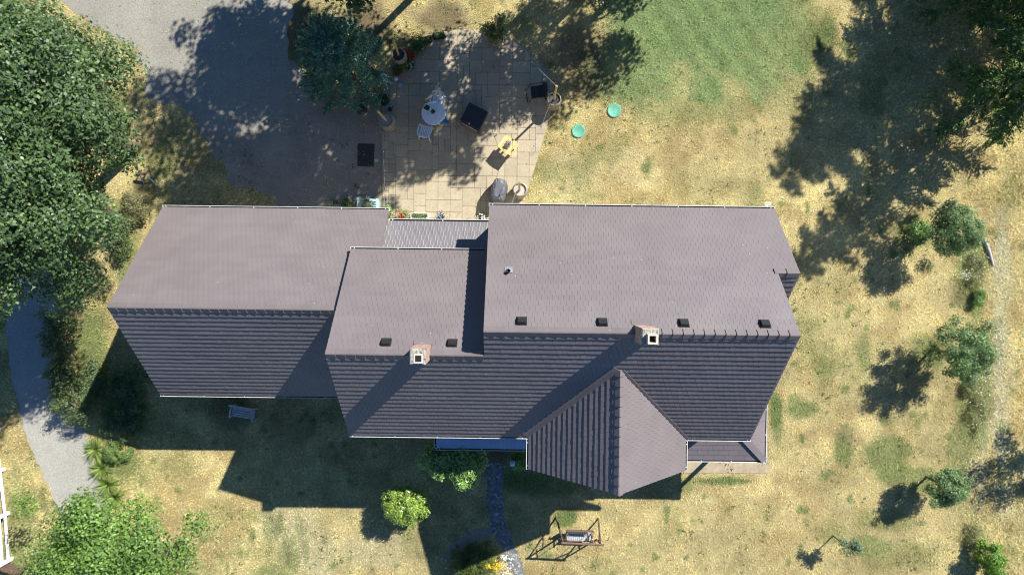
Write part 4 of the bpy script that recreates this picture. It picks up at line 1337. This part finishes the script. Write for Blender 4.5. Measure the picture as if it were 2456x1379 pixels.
p1 = pole('wooden pole standing in the left patio barrel', 926, 289, (905, 266), 2.7)
p2 = pole('wooden pole standing in the right tip barrel', 1329, 238, (1335, 207), 3.0)
p3 = pole('wooden pole standing in the gravel-topped barrel by the house', 1246, 456, (1246, 436), 2.9)
p4 = pole('wooden pole standing in the dark barrel among the flower pots', 955, 131, (942, 93), 2.9)
p5 = pole('wooden pole half hidden in the shrub barrel', 1190, 79, (1189, 40), 2.8)
st = thing('string_lights', 'sagging string of patio lights slung from pole to pole round the patio', 'string lights', (p2.x, p2.y, 0))
spans = [(p4, p5, .35), (p5, p2, .45), (p2, p3, .5), (p3, at(1226, 492, 3.2), .05), (p4, p1, .4), (p1, at(922, 497, 3.0), .6)]
for a, b, sag in spans:
    n_ = 16; pts = []
    for i in range(n_ + 1):
        f = i / n_; q = a.lerp(b, f); q.z -= sag * 4 * f * (1 - f); pts.append(q - st.location)
    MB().tube(pts, .007, 5).build('cable', M['cable'], st)
    nb = max(2, int((b - a).length / .75))
    for i in range(1, nb):
        f = i / nb; q = a.lerp(b, f); q.z -= sag * 4 * f * (1 - f)
        bo = MB().lathe([(.012, -.0), (.02, -.03), (.032, -.07), (.026, -.105), (.001, -.12)], 8).build('bulb', M['bulb'], st, q - st.location)
        MB().lathe([(.016, .02), (.018, -.03)], 6).build('socket', M['blackmetal'], bo)

# white round table
tp_ = at(1039, 272, .72)
t = thing('round_table', 'round white plastic patio table', 'table', (tp_.x, tp_.y, .05))
MB().lathe([(.001, .66), (.49, .66), (.51, .665), (.515, .68), (.505, .692), (.49, .695), (.001, .69)], 40).build('tabletop', M['plastic_white'], t)
for i in range(4):
    a = i * math.pi / 2 + .5
    MB().tube([(.34 * math.cos(a), .34 * math.sin(a), .66), (.42 * math.cos(a), .42 * math.sin(a), 0)], [.03, .022], 8).build('leg', M['plastic_white'], t)
tb = at(1024, 259, .78)
t = thing('square_tray', 'square white tray of succulents on the round table', 'tray', (tb.x, tb.y, .745), math.radians(-28))
mb = MB(); mb.box(-.13, .13, -.13, .13, 0, .02)
for s in (-1, 1): mb.box(-.13, .13, s * .13 - .012, s * .13 + .012, .0, .07); mb.box(s * .13 - .012, s * .13 + .012, -.118, .118, 0, .07)
mb.build('tray_body', M['white'], t)
P = np.stack([rng.uniform(-.1, .1, 160), rng.uniform(-.1, .1, 160), rng.uniform(.03, .08, 160)], -1)
leaf_obj('succulents', t, P, np.array([0, 0, 1.]) + rng.normal(0, .6, P.shape), .05, .03, palette(160, [(.14, .22, .08), (.22, .26, .09), (.08, .1, .05)]), M['leaf'])
tb = at(1039, 269, .8)
t = thing('flower_pot', 'small dark potted plant in the middle of the round table', 'pot', (tb.x, tb.y, .745))
MB().lathe([(.06, 0), (.085, .13), (.075, .13), (.07, .1), (.001, .1)], 16).build('pot', M['redwood'], t)
P = rng.normal(0, .045, (120, 3)); P[:, 2] = .12 + abs(P[:, 2])
leaf_obj('leaves', t, P, np.array([0, 0, 1.]) + rng.normal(0, .6, P.shape), .05, .025, palette(120, [(.12, .2, .05)]), M['leaf'])


def chair(label, px_, py_, rz):
    """moulded plastic armchair, back at +y"""
    b = at(px_, py_, .43)
    t = thing('plastic_chair', label, 'chair', (b.x, b.y, .05), rz, 'white plastic chairs at the round table')
    m_ = M['plastic_white']
    for i in range(6):
        x = -.175 + .07 * i; MB().box(x - .026, x + .026, -.2, .19, .385, .4).build('seat_slat', m_, t)
    mb = MB(); mb.box(-.235, .235, -.25, -.2, .365, .405); mb.box(-.235, .235, .19, .225, .38, .402)
    mb.box(-.235, -.205, -.2, .19, .37, .402); mb.box(.205, .235, -.2, .19, .37, .402); mb.build('seat_frame', m_, t)
    arc = [(-.24, .2), (-.22, .27), (-.13, .32), (0, .335), (.13, .32), (.22, .27), (.24, .2)]
    mb = MB()
    for i in range(len(arc) - 1): mb.bar((*arc[i], .80), (*arc[i + 1], .80), .035, .05)
    mb.build('back_rail', m_, t)
    for i in range(6):
        x = -.15 + .06 * i; y = .325 - x * x * 1.2
        MB().bar((x * .95, .2, .39), (x, y, .79), .03, .016, (0, 1, 0)).build('back_slat', m_, t)
    for s in (-1, 1):
        MB().tube([(s * .24, .22, .76), (s * .285, .08, .66), (s * .29, -.14, .64), (s * .27, -.24, .6)], [.026, .03, .034, .026], 8).build('armrest', m_, t)
        MB().tube([(s * .26, -.23, .62), (s * .25, -.22, .38), (s * .29, -.29, 0)], [.024, .03, .02], 8).build('leg', m_, t)
        MB().tube([(s * .22, .22, .42), (s * .26, .34, 0)], [.03, .02], 8).build('leg', m_, t)


chair('white plastic chair tucked under the upper side of the round table', 1050, 242, math.radians(-12))
chair('white plastic chair pulled back below the round table', 1020, 316, math.radians(168))
# broom
a, b = at(1077, 236, .07), at(1068, 290, .07)
t = thing('broom', 'blue broom lying on the patio beside the round table', 'broom', (b.x, b.y, .05))
MB().tube([a - Vector((b.x, b.y, .05)), (0.01, .02, .03)], .016, 8).build('handle', M['blue'], t)
d = (a - b).normalized(); s = Vector((-d.y, d.x, 0))
mb = MB(); mb.bar(s * .15 + Vector((0, 0, .03)), -s * .15 + Vector((0, 0, .03)), .09, .05); mb.build('brush_head', M['blue'], t)
mb = MB(); mb.bar(s * .16 - d * .07 + Vector((0, 0, .025)), -s * .16 - d * .07 + Vector((0, 0, .025)), .09, .045); mb.build('bristles', M['blue'], t)

# black lift-top storage table
c_ = at(1137, 280, .75)
t = thing('fire_table', 'square black-topped patio table with a brown front panel', 'table', (c_.x, c_.y, .05), math.radians(-26))
MB().box(-.42, .42, -.40, .40, .0, .64).build('body', M['brown'], t)
MB().prism([(-.47, -.42), (.47, -.42), (.47, .46), (-.47, .46)], .64, .70, chamfer=.015).build('top', M['black'], t)
MB().box(-.36, .36, -.44, -.405, .1, .46).build('front_panel', M['brown'], t)
for z_ in (.5, .56):
    MB().tube([(-.4, -.47, z_), (.4, -.47, z_)], .012, 6).build('rail', M['chrome'], t)
MB().box(-.44, -.40, -.48, -.40, 0, .6).build('corner_post', M['blackmetal'], t); MB().box(.40, .44, -.48, -.40, 0, .6).build('corner_post', M['blackmetal'], t)
q = at(1125, 297, .8)
MB().lathe([(.001, 0), (.035, .02), (.045, .05), (.03, .085), (.001, .095)], 14).build('pink_cup', M['pink'], None, (q.x, q.y, .752))
tag(bpy.data.objects['pink_cup'], 'small pink object on the black-topped table', 'cup')

# black sling chair
c_ = at(1288, 222, .4)
t = thing('sling_chair', 'black patio armchair at the right side of the patio', 'chair', (c_.x, c_.y, .05), math.radians(-82))
MB().box(-.27, .27, -.27, .25, .36, .41).build('seat', M['black'], t)
mb = MB(); mb.bar((0, .25, .38), (0, .43, .86), .56, .045, (0, 1, 0)); mb.build('backrest', M['black'], t)
for s in (-1, 1):
    MB().tube([(s * .31, .36, .62), (s * .31, -.1, .62), (s * .31, -.3, .58)], .022, 8).build('armrest', M['blackmetal'], t)
    MB().tube([(s * .31, -.3, .6), (s * .31, -.36, 0)], .018, 8).build('leg', M['blackmetal'], t)
    MB().tube([(s * .29, .3, .62), (s * .3, .38, 0)], .018, 8).build('leg', M['blackmetal'], t)
MB().bar((-.3, -.45, .02), (.3, -.45, .02), .03, .03).build('foot_bar', M['blackmetal'], t)

# pine plank table
c_ = at(1219, 349, .75)
rz_ = math.radians(-36)
t = thing('plank_table', 'small square table of pale pine planks in the sun', 'table', (c_.x, c_.y, .05), rz_)
for i in range(5):
    x = -.29 + .145 * i; e = .325 + .02 * math.cos((i - 2) * 1.1)
    MB().box(x - .069, x + .069, -e, e, .68, .705 + .002 * (i % 2)).build('plank', M['pine'], t)
mb = MB(); mb.box(-.3, .3, -.22, -.16, .62, .68); mb.box(-.3, .3, .16, .22, .62, .68); mb.build('crosspiece', M['pine'], t)
for sx_ in (-1, 1):
    for sy_ in (-1, 1): MB().box(sx_ * .25 - .035, sx_ * .25 + .035, sy_ * .19 - .03, sy_ * .19 + .03, 0, .62).build('leg', M['pine'], t)
c2 = at(1219, 346, .85)
t = thing('lavender_pot', 'pot of purple flowers in the middle of the pine table', 'plant', (c2.x, c2.y, .76))
MB().lathe([(.06, 0), (.08, .1), (.07, .1), (.001, .08)], 14).build('pot', M['blackmetal'], t)
P = rng.normal(0, .06, (260, 3)); P[:, 2] = .1 + abs(P[:, 2])
leaf_obj('blossom', t, P, np.array([0, 0, 1.]) + rng.normal(0, .6, P.shape), .05, .035, palette(260, [(.2, .16, .38), (.3, .26, .45), (.1, .12, .08), (.55, .5, .6)]), M['petal'])

# covered grill
c_ = at(1196, 456, .95)
t = thing('covered_grill', 'barbecue under a dark grey fabric cover against the house', 'grill', (c_.x, c_.y, .03), math.radians(-9))
lv = []
nn = 28
for (z_, sx_, sy_, dy) in ((0, .36, .56, 0), (.5, .34, .54, 0), (.82, .31, .50, .0), (1.0, .25, .44, .02), (1.06, .17, .34, .03)):
    ring = []
    for i in range(nn):
        a = 2 * math.pi * i / nn
        e = 3.2
        x = sx_ * math.copysign(abs(math.cos(a)) ** (2 / e), math.cos(a)); y = sy_ * math.copysign(abs(math.sin(a)) ** (2 / e), math.sin(a))
        wv = 1 + .05 * math.sin(5 * a + z_ * 7) * (1 - z_ * .6) + random.uniform(-.018, .018)
        ring.append((x * wv, y * wv + dy, z_ + random.uniform(-.02, .02) * (z_ > 0)))
    lv.append(ring)
mb = MB(); vv = [p for r in lv for p in r]; ff = []
for j in range(len(lv) - 1):
    for i in range(nn): ff.append((j * nn + i, j * nn + (i + 1) % nn, (j + 1) * nn + (i + 1) % nn, (j + 1) * nn + i))
ff.append(tuple(range((len(lv) - 1) * nn, len(lv) * nn)))
mb.add(vv, ff); mb.build('cover', M['cover'], t)
MB().bar((-.28, .1, 1.035), (.26, -.18, 1.035), .014, .012).build('strap', M['blackmetal'], t)
MB().bar((-.16, -.4, .98), (.15, .4, 1.05), .02, .02).build('seam', M['cover'], t)

# white portable grill
c_ = at(922, 187, .7)
t = thing('portable_grill', 'white oval barbecue on a folding stand beside the evergreen tree', 'grill', (c_.x, c_.y, .05), math.radians(-30))
MB().lathe([(.001, .75), (.08, .745), (.16, .71), (.19, .65), (.195, .6)], 20, sx=1.35, sy=.85).build('lid', M['plastic_white'], t)
MB().lathe([(.195, .6), (.18, .52), (.1, .46), (.001, .45)], 20, sx=1.35, sy=.85).build('bowl', M['blackmetal'], t)
for s in (-1, 1): MB().tube([(s * .15, .12, .5), (-s * .2, -.28, 0)], .012, 6).build('leg', M['white'], t); MB().tube([(s * .15, -.12, .5), (-s * .2, .2, 0)], .012, 6).build('leg', M['white'], t)
MB().tube([(.22, -.05, .6), (.38, -.06, .55)], .012, 6).build('handle', M['white'], t)
# kettle grill
c_ = at(868, 263, .7)
t = thing('kettle_grill', 'round black kettle barbecue at the edge of the dirt yard', 'grill', (c_.x, c_.y, .01))
MB().lathe([(.001, .82), (.1, .8), (.19, .74), (.235, .66)], 20).build('lid', M['blackmetal'], t)
MB().lathe([(.235, .66), (.2, .54), (.1, .47), (.001, .46)], 20).build('bowl', M['blackmetal'], t)
MB().tube([(-.05, 0, .83), (-.05, 0, .87), (.05, 0, .87), (.05, 0, .83)], .012, 6).build('lid_handle', M['galv'], t)
for i in range(3):
    a = 2.1 * i + .6; MB().tube([(.14 * math.cos(a), .14 * math.sin(a), .5), (.27 * math.cos(a), .27 * math.sin(a), 0)], .012, 6).build('leg', M['galv'], t)
MB().lathe([(.15, .2), (.16, .205), (.001, .2)], 16).build('ash_tray', M['galv'], t)

# tubs, pots and flowers at the upper left of the patio
c_ = at(920, 241, .35)
t = thing('blue_tub', 'round blue tub planted with vegetables at the left patio edge', 'tub', (c_.x, c_.y, .05))
MB().lathe([(.2, 0), (.245, .33), (.262, .34), (.262, .365), (.235, .365), (.225, .28)], 28).build('tub', M['blue'], t)
MB().lathe([(.226, .28), (.001, .29)], 20).build('earth', M['soil'], t)
P = np.stack([rng.normal(0, .1, 500), rng.normal(0, .1, 500), rng.uniform(.3, .5, 500)], -1)
leaf_obj('greens', t, P, np.array([0, 0, 1.]) + rng.normal(0, .6, P.shape), .08, .05, palette(500, [(.07, .13, .035), (.1, .17, .05)]), M['leaf'])


def pot(label, px_, py_, r_, h, m_, cols, n, spread, hh, L=.08, pet=None, aspect=.5):
    c = at(px_, py_, h)
    t = thing('flower_pot', label, 'pot', (c.x, c.y, .05), 0, None)
    MB().lathe([(r_ * .72, 0), (r_, h * .92), (r_ * 1.08, h * .93), (r_ * 1.08, h), (r_ * .92, h), (r_ * .9, h * .85), (.001, h * .86)], 20).build('pot', M[m_], t)
    P = np.stack([rng.normal(0, spread, n), rng.normal(0, spread, n), h + abs(rng.normal(0, hh, n))], -1)
    leaf_obj('leaves', t, P, np.array([0, 0, 1.]) + rng.normal(0, .7, P.shape), L, L * aspect, palette(n, cols), M['leaf'])
    if pet:
        pc, k_, sz = pet
        fm = MB(); fm.lathe([(.001, .0), (sz * .45, .012), (sz * .5, .02)], 7)
        fme = fm.mesh('flower'); fme.materials.append(mat('petal_' + label[:12], pc, .6, .15, 20))
        for _ in range(k_):
            fo = bpy.data.objects.new('flower', fme); C.objects.link(fo); fo.parent = t
            fo.location = (random.gauss(0, spread * .9), random.gauss(0, spread * .9), h + hh * (1 + random.random()))
            fo.rotation_euler = (random.uniform(-.5, .5), random.uniform(-.5, .5), 0)
    return t


LG = [(.1, .17, .05), (.15, .23, .06), (.07, .12, .04)]
pot('red flower pot with trailing green plants at the upper left patio edge', 953, 172, .18, .36, 'red', LG, 260, .13, .1, .1, None, .35)
pot('dark pot of yellow-green foliage right of the red pot', 970, 155, .16, .3, 'blackmetal', [(.2, .28, .05), (.15, .22, .05)], 420, .12, .12)
pot('pot of red geraniums by the leafy fern', 984, 134, .16, .3, 'blackmetal', LG, 360, .13, .12, .08, ((.62, .015, .02), 40, .07))
pot('pot with white blossoms beside the patio slabs', 984, 160, .13, .25, 'blackmetal', LG, 200, .1, .08, .07, ((.75, .75, .75), 10, .06))
pot('large leafy green potted fern left of the seed trays', 1000, 110, .2, .3, 'blackmetal', [(.09, .19, .05), (.07, .15, .045)], 900, .2, .2, .11, None, .25)
pot('pot with a magenta bloom in front of the dark barrel', 968, 128, .1, .3, 'blackmetal', LG, 80, .06, .06, .06, ((.5, .02, .2), 8, .07))
for (px_, py_, lb) in ((1053, 87, 'upper black seed tray of seedlings on the patio edge'), (1021, 97, 'lower black seed tray beside the fern')):
    c = at(px_, py_, .1)
    t = thing('seed_tray', lb, 'tray', (c.x, c.y, .05), math.radians(9), 'black seed trays')
    mb = MB(); mb.box(-.25, .25, -.13, .13, 0, .02)
    for s in (-1, 1): mb.box(-.25, .25, s * .13 - .012, s * .13 + .012, 0, .12); mb.box(s * .25 - .012, s * .25 + .012, -.118, .118, 0, .12)
    mb.build('tray_body', M['blackmetal'], t)
    P = np.stack([rng.uniform(-.22, .22, 220), rng.uniform(-.1, .1, 220), rng.uniform(.08, .17, 220)], -1)
    leaf_obj('seedlings', t, P, np.array([0, 0, 1.]) + rng.normal(0, .5, P.shape), .05, .03, palette(220, [(.16, .25, .06), (.1, .17, .05)]), M['leaf'])
c = at(950, 190, .12)
tag(MB().lathe([(.001, .19), (.06, .175), (.093, .12), (.09, .07), (.06, .02), (.03, 0), (.001, 0)], 18).build('white_ball', M['plastic_white'], None, (c.x, c.y, .05)), 'white ball on the patio below the red pot', 'ball')
c = at(961, 206, .08)
t = thing('pet_bowl', 'pale blue water bowl on the slabs below the flower pots', 'bowl', (c.x, c.y, .05))
MB().lathe([(.09, 0), (.1, .06), (.092, .06), (.08, .03)], 20).build('bowl', M['paleblue'], t); MB().lathe([(.084, .04), (.001, .04)], 18).build('water', M['paleblue'], t)
c = at(938, 200, .08)
t = thing('pet_bowl', 'small pale blue dish under the white barbecue', 'bowl', (c.x, c.y, .05))
MB().lathe([(.05, 0), (.07, .05), (.062, .05), (.05, .02), (.001, .02)], 16).build('bowl', M['paleblue'], t)
c = at(936, 262, .15)
t = thing('watering_can', 'small black watering can between the blue tub and the left barrel', 'watering can', (c.x, c.y, .05), .6)
MB().lathe([(.08, 0), (.085, .16), (.07, .18), (.001, .18)], 14).build('can', M['blackmetal'], t)
MB().tube([(.07, 0, .05), (.2, .02, .2)], [.02, .012], 6).build('spout', M['blackmetal'], t); MB().tube([(-.07, 0, .05), (-.16, 0, .12), (-.07, 0, .18)], .01, 6).build('handle', M['blackmetal'], t)
c = at(905, 119, .1)
t = thing('metal_basin', 'shiny metal basin under the evergreen tree edge', 'basin', (c.x - .3, c.y, .02))
MB().lathe([(.14, 0), (.2, .12), (.19, .12), (.13, .02), (.001, .02)], 18).build('basin', M['chrome'], t)

# planters by the house wall
c = at(880, 489, .5)
t = thing('pallet_planter', 'pale mint slatted planter with silvery foliage behind the garage roof edge', 'planter', (c.x, c.y - .1, 0), math.radians(-3))
for i in range(5): MB().box(-.45, .45, -.28 + .13 * i, -.19 + .13 * i, .44, .47).build('slat', M['mint'], t)
for s in (-1, 1): MB().box(s * .42 - .04, s * .42 + .04, -.3, .36, 0, .44).build('side', M['mint'], t)
P, Nn, ci, cc = crown_pts(1500, (.15, 0, .65), (.35, .3, .22), 18, .16)
leaf_obj('foliage', t, P, Nn, .07, .03, palette(1500, [(.22, .28, .2), (.16, .22, .14), (.3, .34, .26)]), M['leaf'])
shrub('wall_plant', 'green plant poking out behind the garage eave left of the mint planter', 'plant', at(826, 490, .2), (.4, .22, .3), 900, .08, LG, None, 10, .18)
shrub('wall_plant', 'bright green plant at the corner of the garage and breezeway eaves', 'plant', at(929, 516, .25), (.3, .38, .3), 1000, .08, [(.2, .3, .08), (.26, .33, .1)], None, 12, .18)
c = at(1006, 520, .55)
t = thing('window_box', 'white two-tier planter box of salad greens by the breezeway', 'planter', (c.x, c.y - .05, .05))
mb = MB()
for y_ in (.2, .0, -.2): mb.box(-.36, .36, y_ - .012, y_ + .012, .35, .5)
for s in (-1, 1): mb.box(s * .37 - .012, s * .37 + .012, -.22, .22, .3, .52); mb.box(s * .34 - .03, s * .34 + .03, -.2, .2, 0, .3)
mb.box(-.35, .35, -.2, .2, .3, .34)
mb.build('box_frame', M['plastic_white'], t)
P = np.stack([rng.uniform(-.33, .33, 700), rng.uniform(-.18, .18, 700), rng.uniform(.42, .55, 700)], -1)
leaf_obj('greens', t, P, np.array([0, 0, 1.]) + rng.normal(0, .6, P.shape), .06, .04, palette(700, [(.2, .26, .08), (.12, .17, .05), (.28, .3, .14)]), M['leaf'])
pot('pot of red and yellow flowers left of the white planter box', 967, 520, .15, .3, 'blackmetal', [(.32, .35, .12), (.22, .28, .08)], 420, .15, .1, .08, ((.6, .04, .04), 26, .08))
pot('pot of purple flowers right of the white planter box', 1058, 522, .12, .25, 'blackmetal', LG, 160, .12, .1, .07, ((.22, .2, .5), 24, .06))
pot('pot of white flowers in the grill shadow beside the house', 1157, 524, .12, .25, 'blackmetal', LG, 120, .1, .08, .07, ((.8, .8, .8), 14, .07))

# flat covers and mats
for (px_, py_, r_, lb) in ((1473, 266, .3, 'green septic lid in the lawn, the upper right one'), (1387, 315, .29, 'green septic lid in the lawn, the lower left one')):
    c = at(px_, py_)
    t = thing('septic_lid', lb, 'lid', (c.x, c.y, 0), 0, 'green septic lids')
    MB().lathe([(r_ + .02, -.02), (r_ + .01, .05), (r_ - .015, .06), (r_ - .03, .055), (.001, .062)], 36).build('lid', M['lidgreen'], t)
    for i in range(4):
        a = i * math.pi / 2 + .7; MB().lathe([(.018, .055), (.016, .07), (.001, .07)], 8, ((r_ - .06) * math.cos(a), (r_ - .06) * math.sin(a), 0)).build('bolt', M['galv'], t)
c = at(877, 372)
tag(MB().prism([(-.37, -.5), (.36, -.52), (.4, .48), (-.34, .5)], .008, .022, chamfer=.006).build('door_mat', M['mat'], None, (c.x, c.y, 0)), 'dark rectangular mat on the dirt yard', 'mat')
c = at(903, 384)
tag(MB().lathe([(.11, .006), (.105, .03), (.09, .036), (.001, .036)], 20).build('drain_cover', mat('pale_lid', (.3, .36, .32), .7), None, (c.x, c.y, 0)), 'small round pale cover beside the dark mat', 'cover')

# ------------------------------------------------------------------ front garden
# gray bench
c_ = at(584, 990, .42)
t = thing('garden_bench', 'weathered grey wooden bench in the garage shadow', 'bench', (c_.x, c_.y, 0), math.radians(-9))
for i in range(4): MB().box(-.5, .5, -.22 + .1 * i, -.14 + .1 * i, .41, .435).build('seat_slat', M['oldwood'], t)
for i in range(4):
    z_ = .5 + .1 * i; y_ = .2 + .035 * i
    MB().bar((-.5, y_, z_), (.5, y_, z_), .022, .085).build('back_slat', M['oldwood'], t)
MB().bar((-.53, .34, .9), (.53, .34, .9), .075, .05).build('top_rail', M['oldwood'], t)
for s in (-1, 1):
    MB().box(s * .51 - .03, s * .51 + .03, -.26, -.2, 0, .62).build('leg', M['oldwood'], t)
    MB().bar((s * .51, .2, 0), (s * .51, .34, .9), .06, .06).build('leg', M['oldwood'], t)
    MB().bar((s * .51, -.28, .63), (s * .51, .28, .64), .07, .03).build('armrest', M['oldwood'], t)

# porch cap posts
for (px_, py_, lb) in ((1141, 1110, 'pale square-capped post half hidden by the rhododendron'), (1229, 1112, 'pale square-capped post right of the path')):
    c = at(px_, py_, 1.05)
    t = thing('cap_post', lb, 'post', (c.x, c.y, 0), 0, 'cap posts either side of the path')
    MB().box(-.06, .06, -.06, .06, 0, 1.0).build('shaft', M['white'], t)
    MB().add([(-.11, -.11, 1.0), (.11, -.11, 1.0), (.11, .11, 1.0), (-.11, .11, 1.0), (-.11, -.11, 1.03), (.11, -.11, 1.03), (.11, .11, 1.03), (-.11, .11, 1.03), (0, 0, 1.1)],
             [(3, 2, 1, 0), (0, 1, 5, 4), (1, 2, 6, 5), (2, 3, 7, 6), (3, 0, 4, 7), (4, 5, 8), (5, 6, 8), (6, 7, 8), (7, 4, 8)]).build('cap', M['paleblue'], t)

# swing seat
c_ = at(1386, 1265)
t = thing('swing_seat', 'brown timber garden swing seat on the front lawn', 'swing', (c_.x, c_.y, 0), math.radians(-1.5))
zb_ = 1.85
MB().tube([(-.88, 0, zb_), (.92, 0, zb_ + .03)], [.05, .045], 8).build('top_beam', M['redwood'], t)
for s in (-1, 1):
    MB().tube([(s * .88 - (.12 if s < 0 else -.02), .46, 0), (s * .8, -.02, zb_)], [.04, .035], 8).build('leg', M['redwood'], t)
    MB().tube([(s * .86, -.5, 0), (s * .8, .02, zb_)], [.04, .035], 8).build('leg', M['redwood'], t)
    MB().tube([(s * .83, .22, .95), (s * .83, -.24, .95)], .022, 6).build('crosstie', M['redwood'], t)
    MB().tube([(s * .82, 0, 1.35), (s * .35, 0, zb_)], .025, 6).build('brace', M['redwood'], t)
    MB().tube([(s * .5, -.02, zb_), (s * .56, -.38, .62)], .01, 5).build('chain', M['oldwood'], t); MB().tube([(s * .5, .0, zb_), (s * .56, .1, .66)], .01, 5).build('chain', M['oldwood'], t)
    MB().bar((s * .56, -.42, .64), (s * .56, .12, .68), .06, .03).build('armrest', M['redwood'], t)
    MB().bar((s * .56, -.38, .42), (s * .56, -.38, .64), .045, .045).build('arm_post', M['redwood'], t)
for i in range(13):
    x = -.51 + .085 * i; MB().box(x - .035, x + .035, -.43, .06, .43, .45).build('seat_slat', M['oldwood'], t)
    MB().bar((x, .07, .46), (x, .19, .9), .06, .018, (0, 1, 0)).build('back_slat', M['redwood'], t)
MB().bar((-.6, .2, .92), (.6, .2, .92), .07, .05).build('back_rail', M['redwood'], t)
MB().bar((-.58, -.44, .42), (.58, -.44, .42), .04, .07).build('front_rail', M['redwood'], t)

# white rail fence at the left edge and the picket fence behind it
fp = [at(-2, 1030), at(9, 1124), at(21, 1229), at(29, 1338)]
t = thing('rail_fence', 'white painted rail fence cut by the left edge', 'fence', fp[2])
for q in fp:
    e = q - fp[2]; MB().box(e.x - .07, e.x + .07, e.y - .07, e.y + .07, 0, 1.15).build('post', M['white'], t)
for z_ in (.35, .72, 1.09):
    for i in range(3):
        a = fp[i] - fp[2] + Vector((.085, 0, z_)); b = fp[i + 1] - fp[2] + Vector((.085, 0, z_))
        d = (b - a) * .005
        MB().bar(a + d, b - d, .03, .15).build('rail', M['white'], t)
c = at(12, 1372, .8)
t = thing('picket_fence', 'short weathered brown picket fence below the white rail fence', 'fence', (c.x, c.y, 0), math.radians(-14))
for i in range(9): MB().box(-.45 + .11 * i, -.37 + .11 * i, -.012, .012, 0, .8 - .02 * (i % 3)).build('picket', M['redwood'], t)
for z_ in (.2, .6): MB().box(-.48, .54, .014, .05, z_, z_ + .06).build('rail', M['redwood'], t)

# log and broken sawhorse
a, b = at(2361, 573, .1), at(2384, 638, .1)
t = thing('fallen_log', 'weathered grey log lying beside the upper orchard tree', 'log', (a.x, a.y, 0))
MB().tube([(0, 0, .09), (b - a) * .5 + Vector((.03, 0, .08)), (b - a) + Vector((0, 0, .06))], [.085, .075, .05], 10).build('log_body', M['oldwood'], t)
c = at(342, 418, .4)
t = thing('sawhorse', 'broken wooden sawhorse under the edge of the tall left tree', 'sawhorse', (c.x, c.y, 0), math.radians(-8))
MB().box(-.3, .12, -.05, .06, .4, .46).build('plank', M['redwood'], t)
for (x, y) in ((-.22, -.35), (.24, -.28)): MB().tube([(x * .7, 0, .42), (x + .12, y, .02)], .025, 6).build('leg', M['plastic_white'], t)
for x in (-.22, .05): MB().tube([(x, 0, .42), (x - .05, .2, .02)], .025, 6).build('leg', M['redwood'], t)
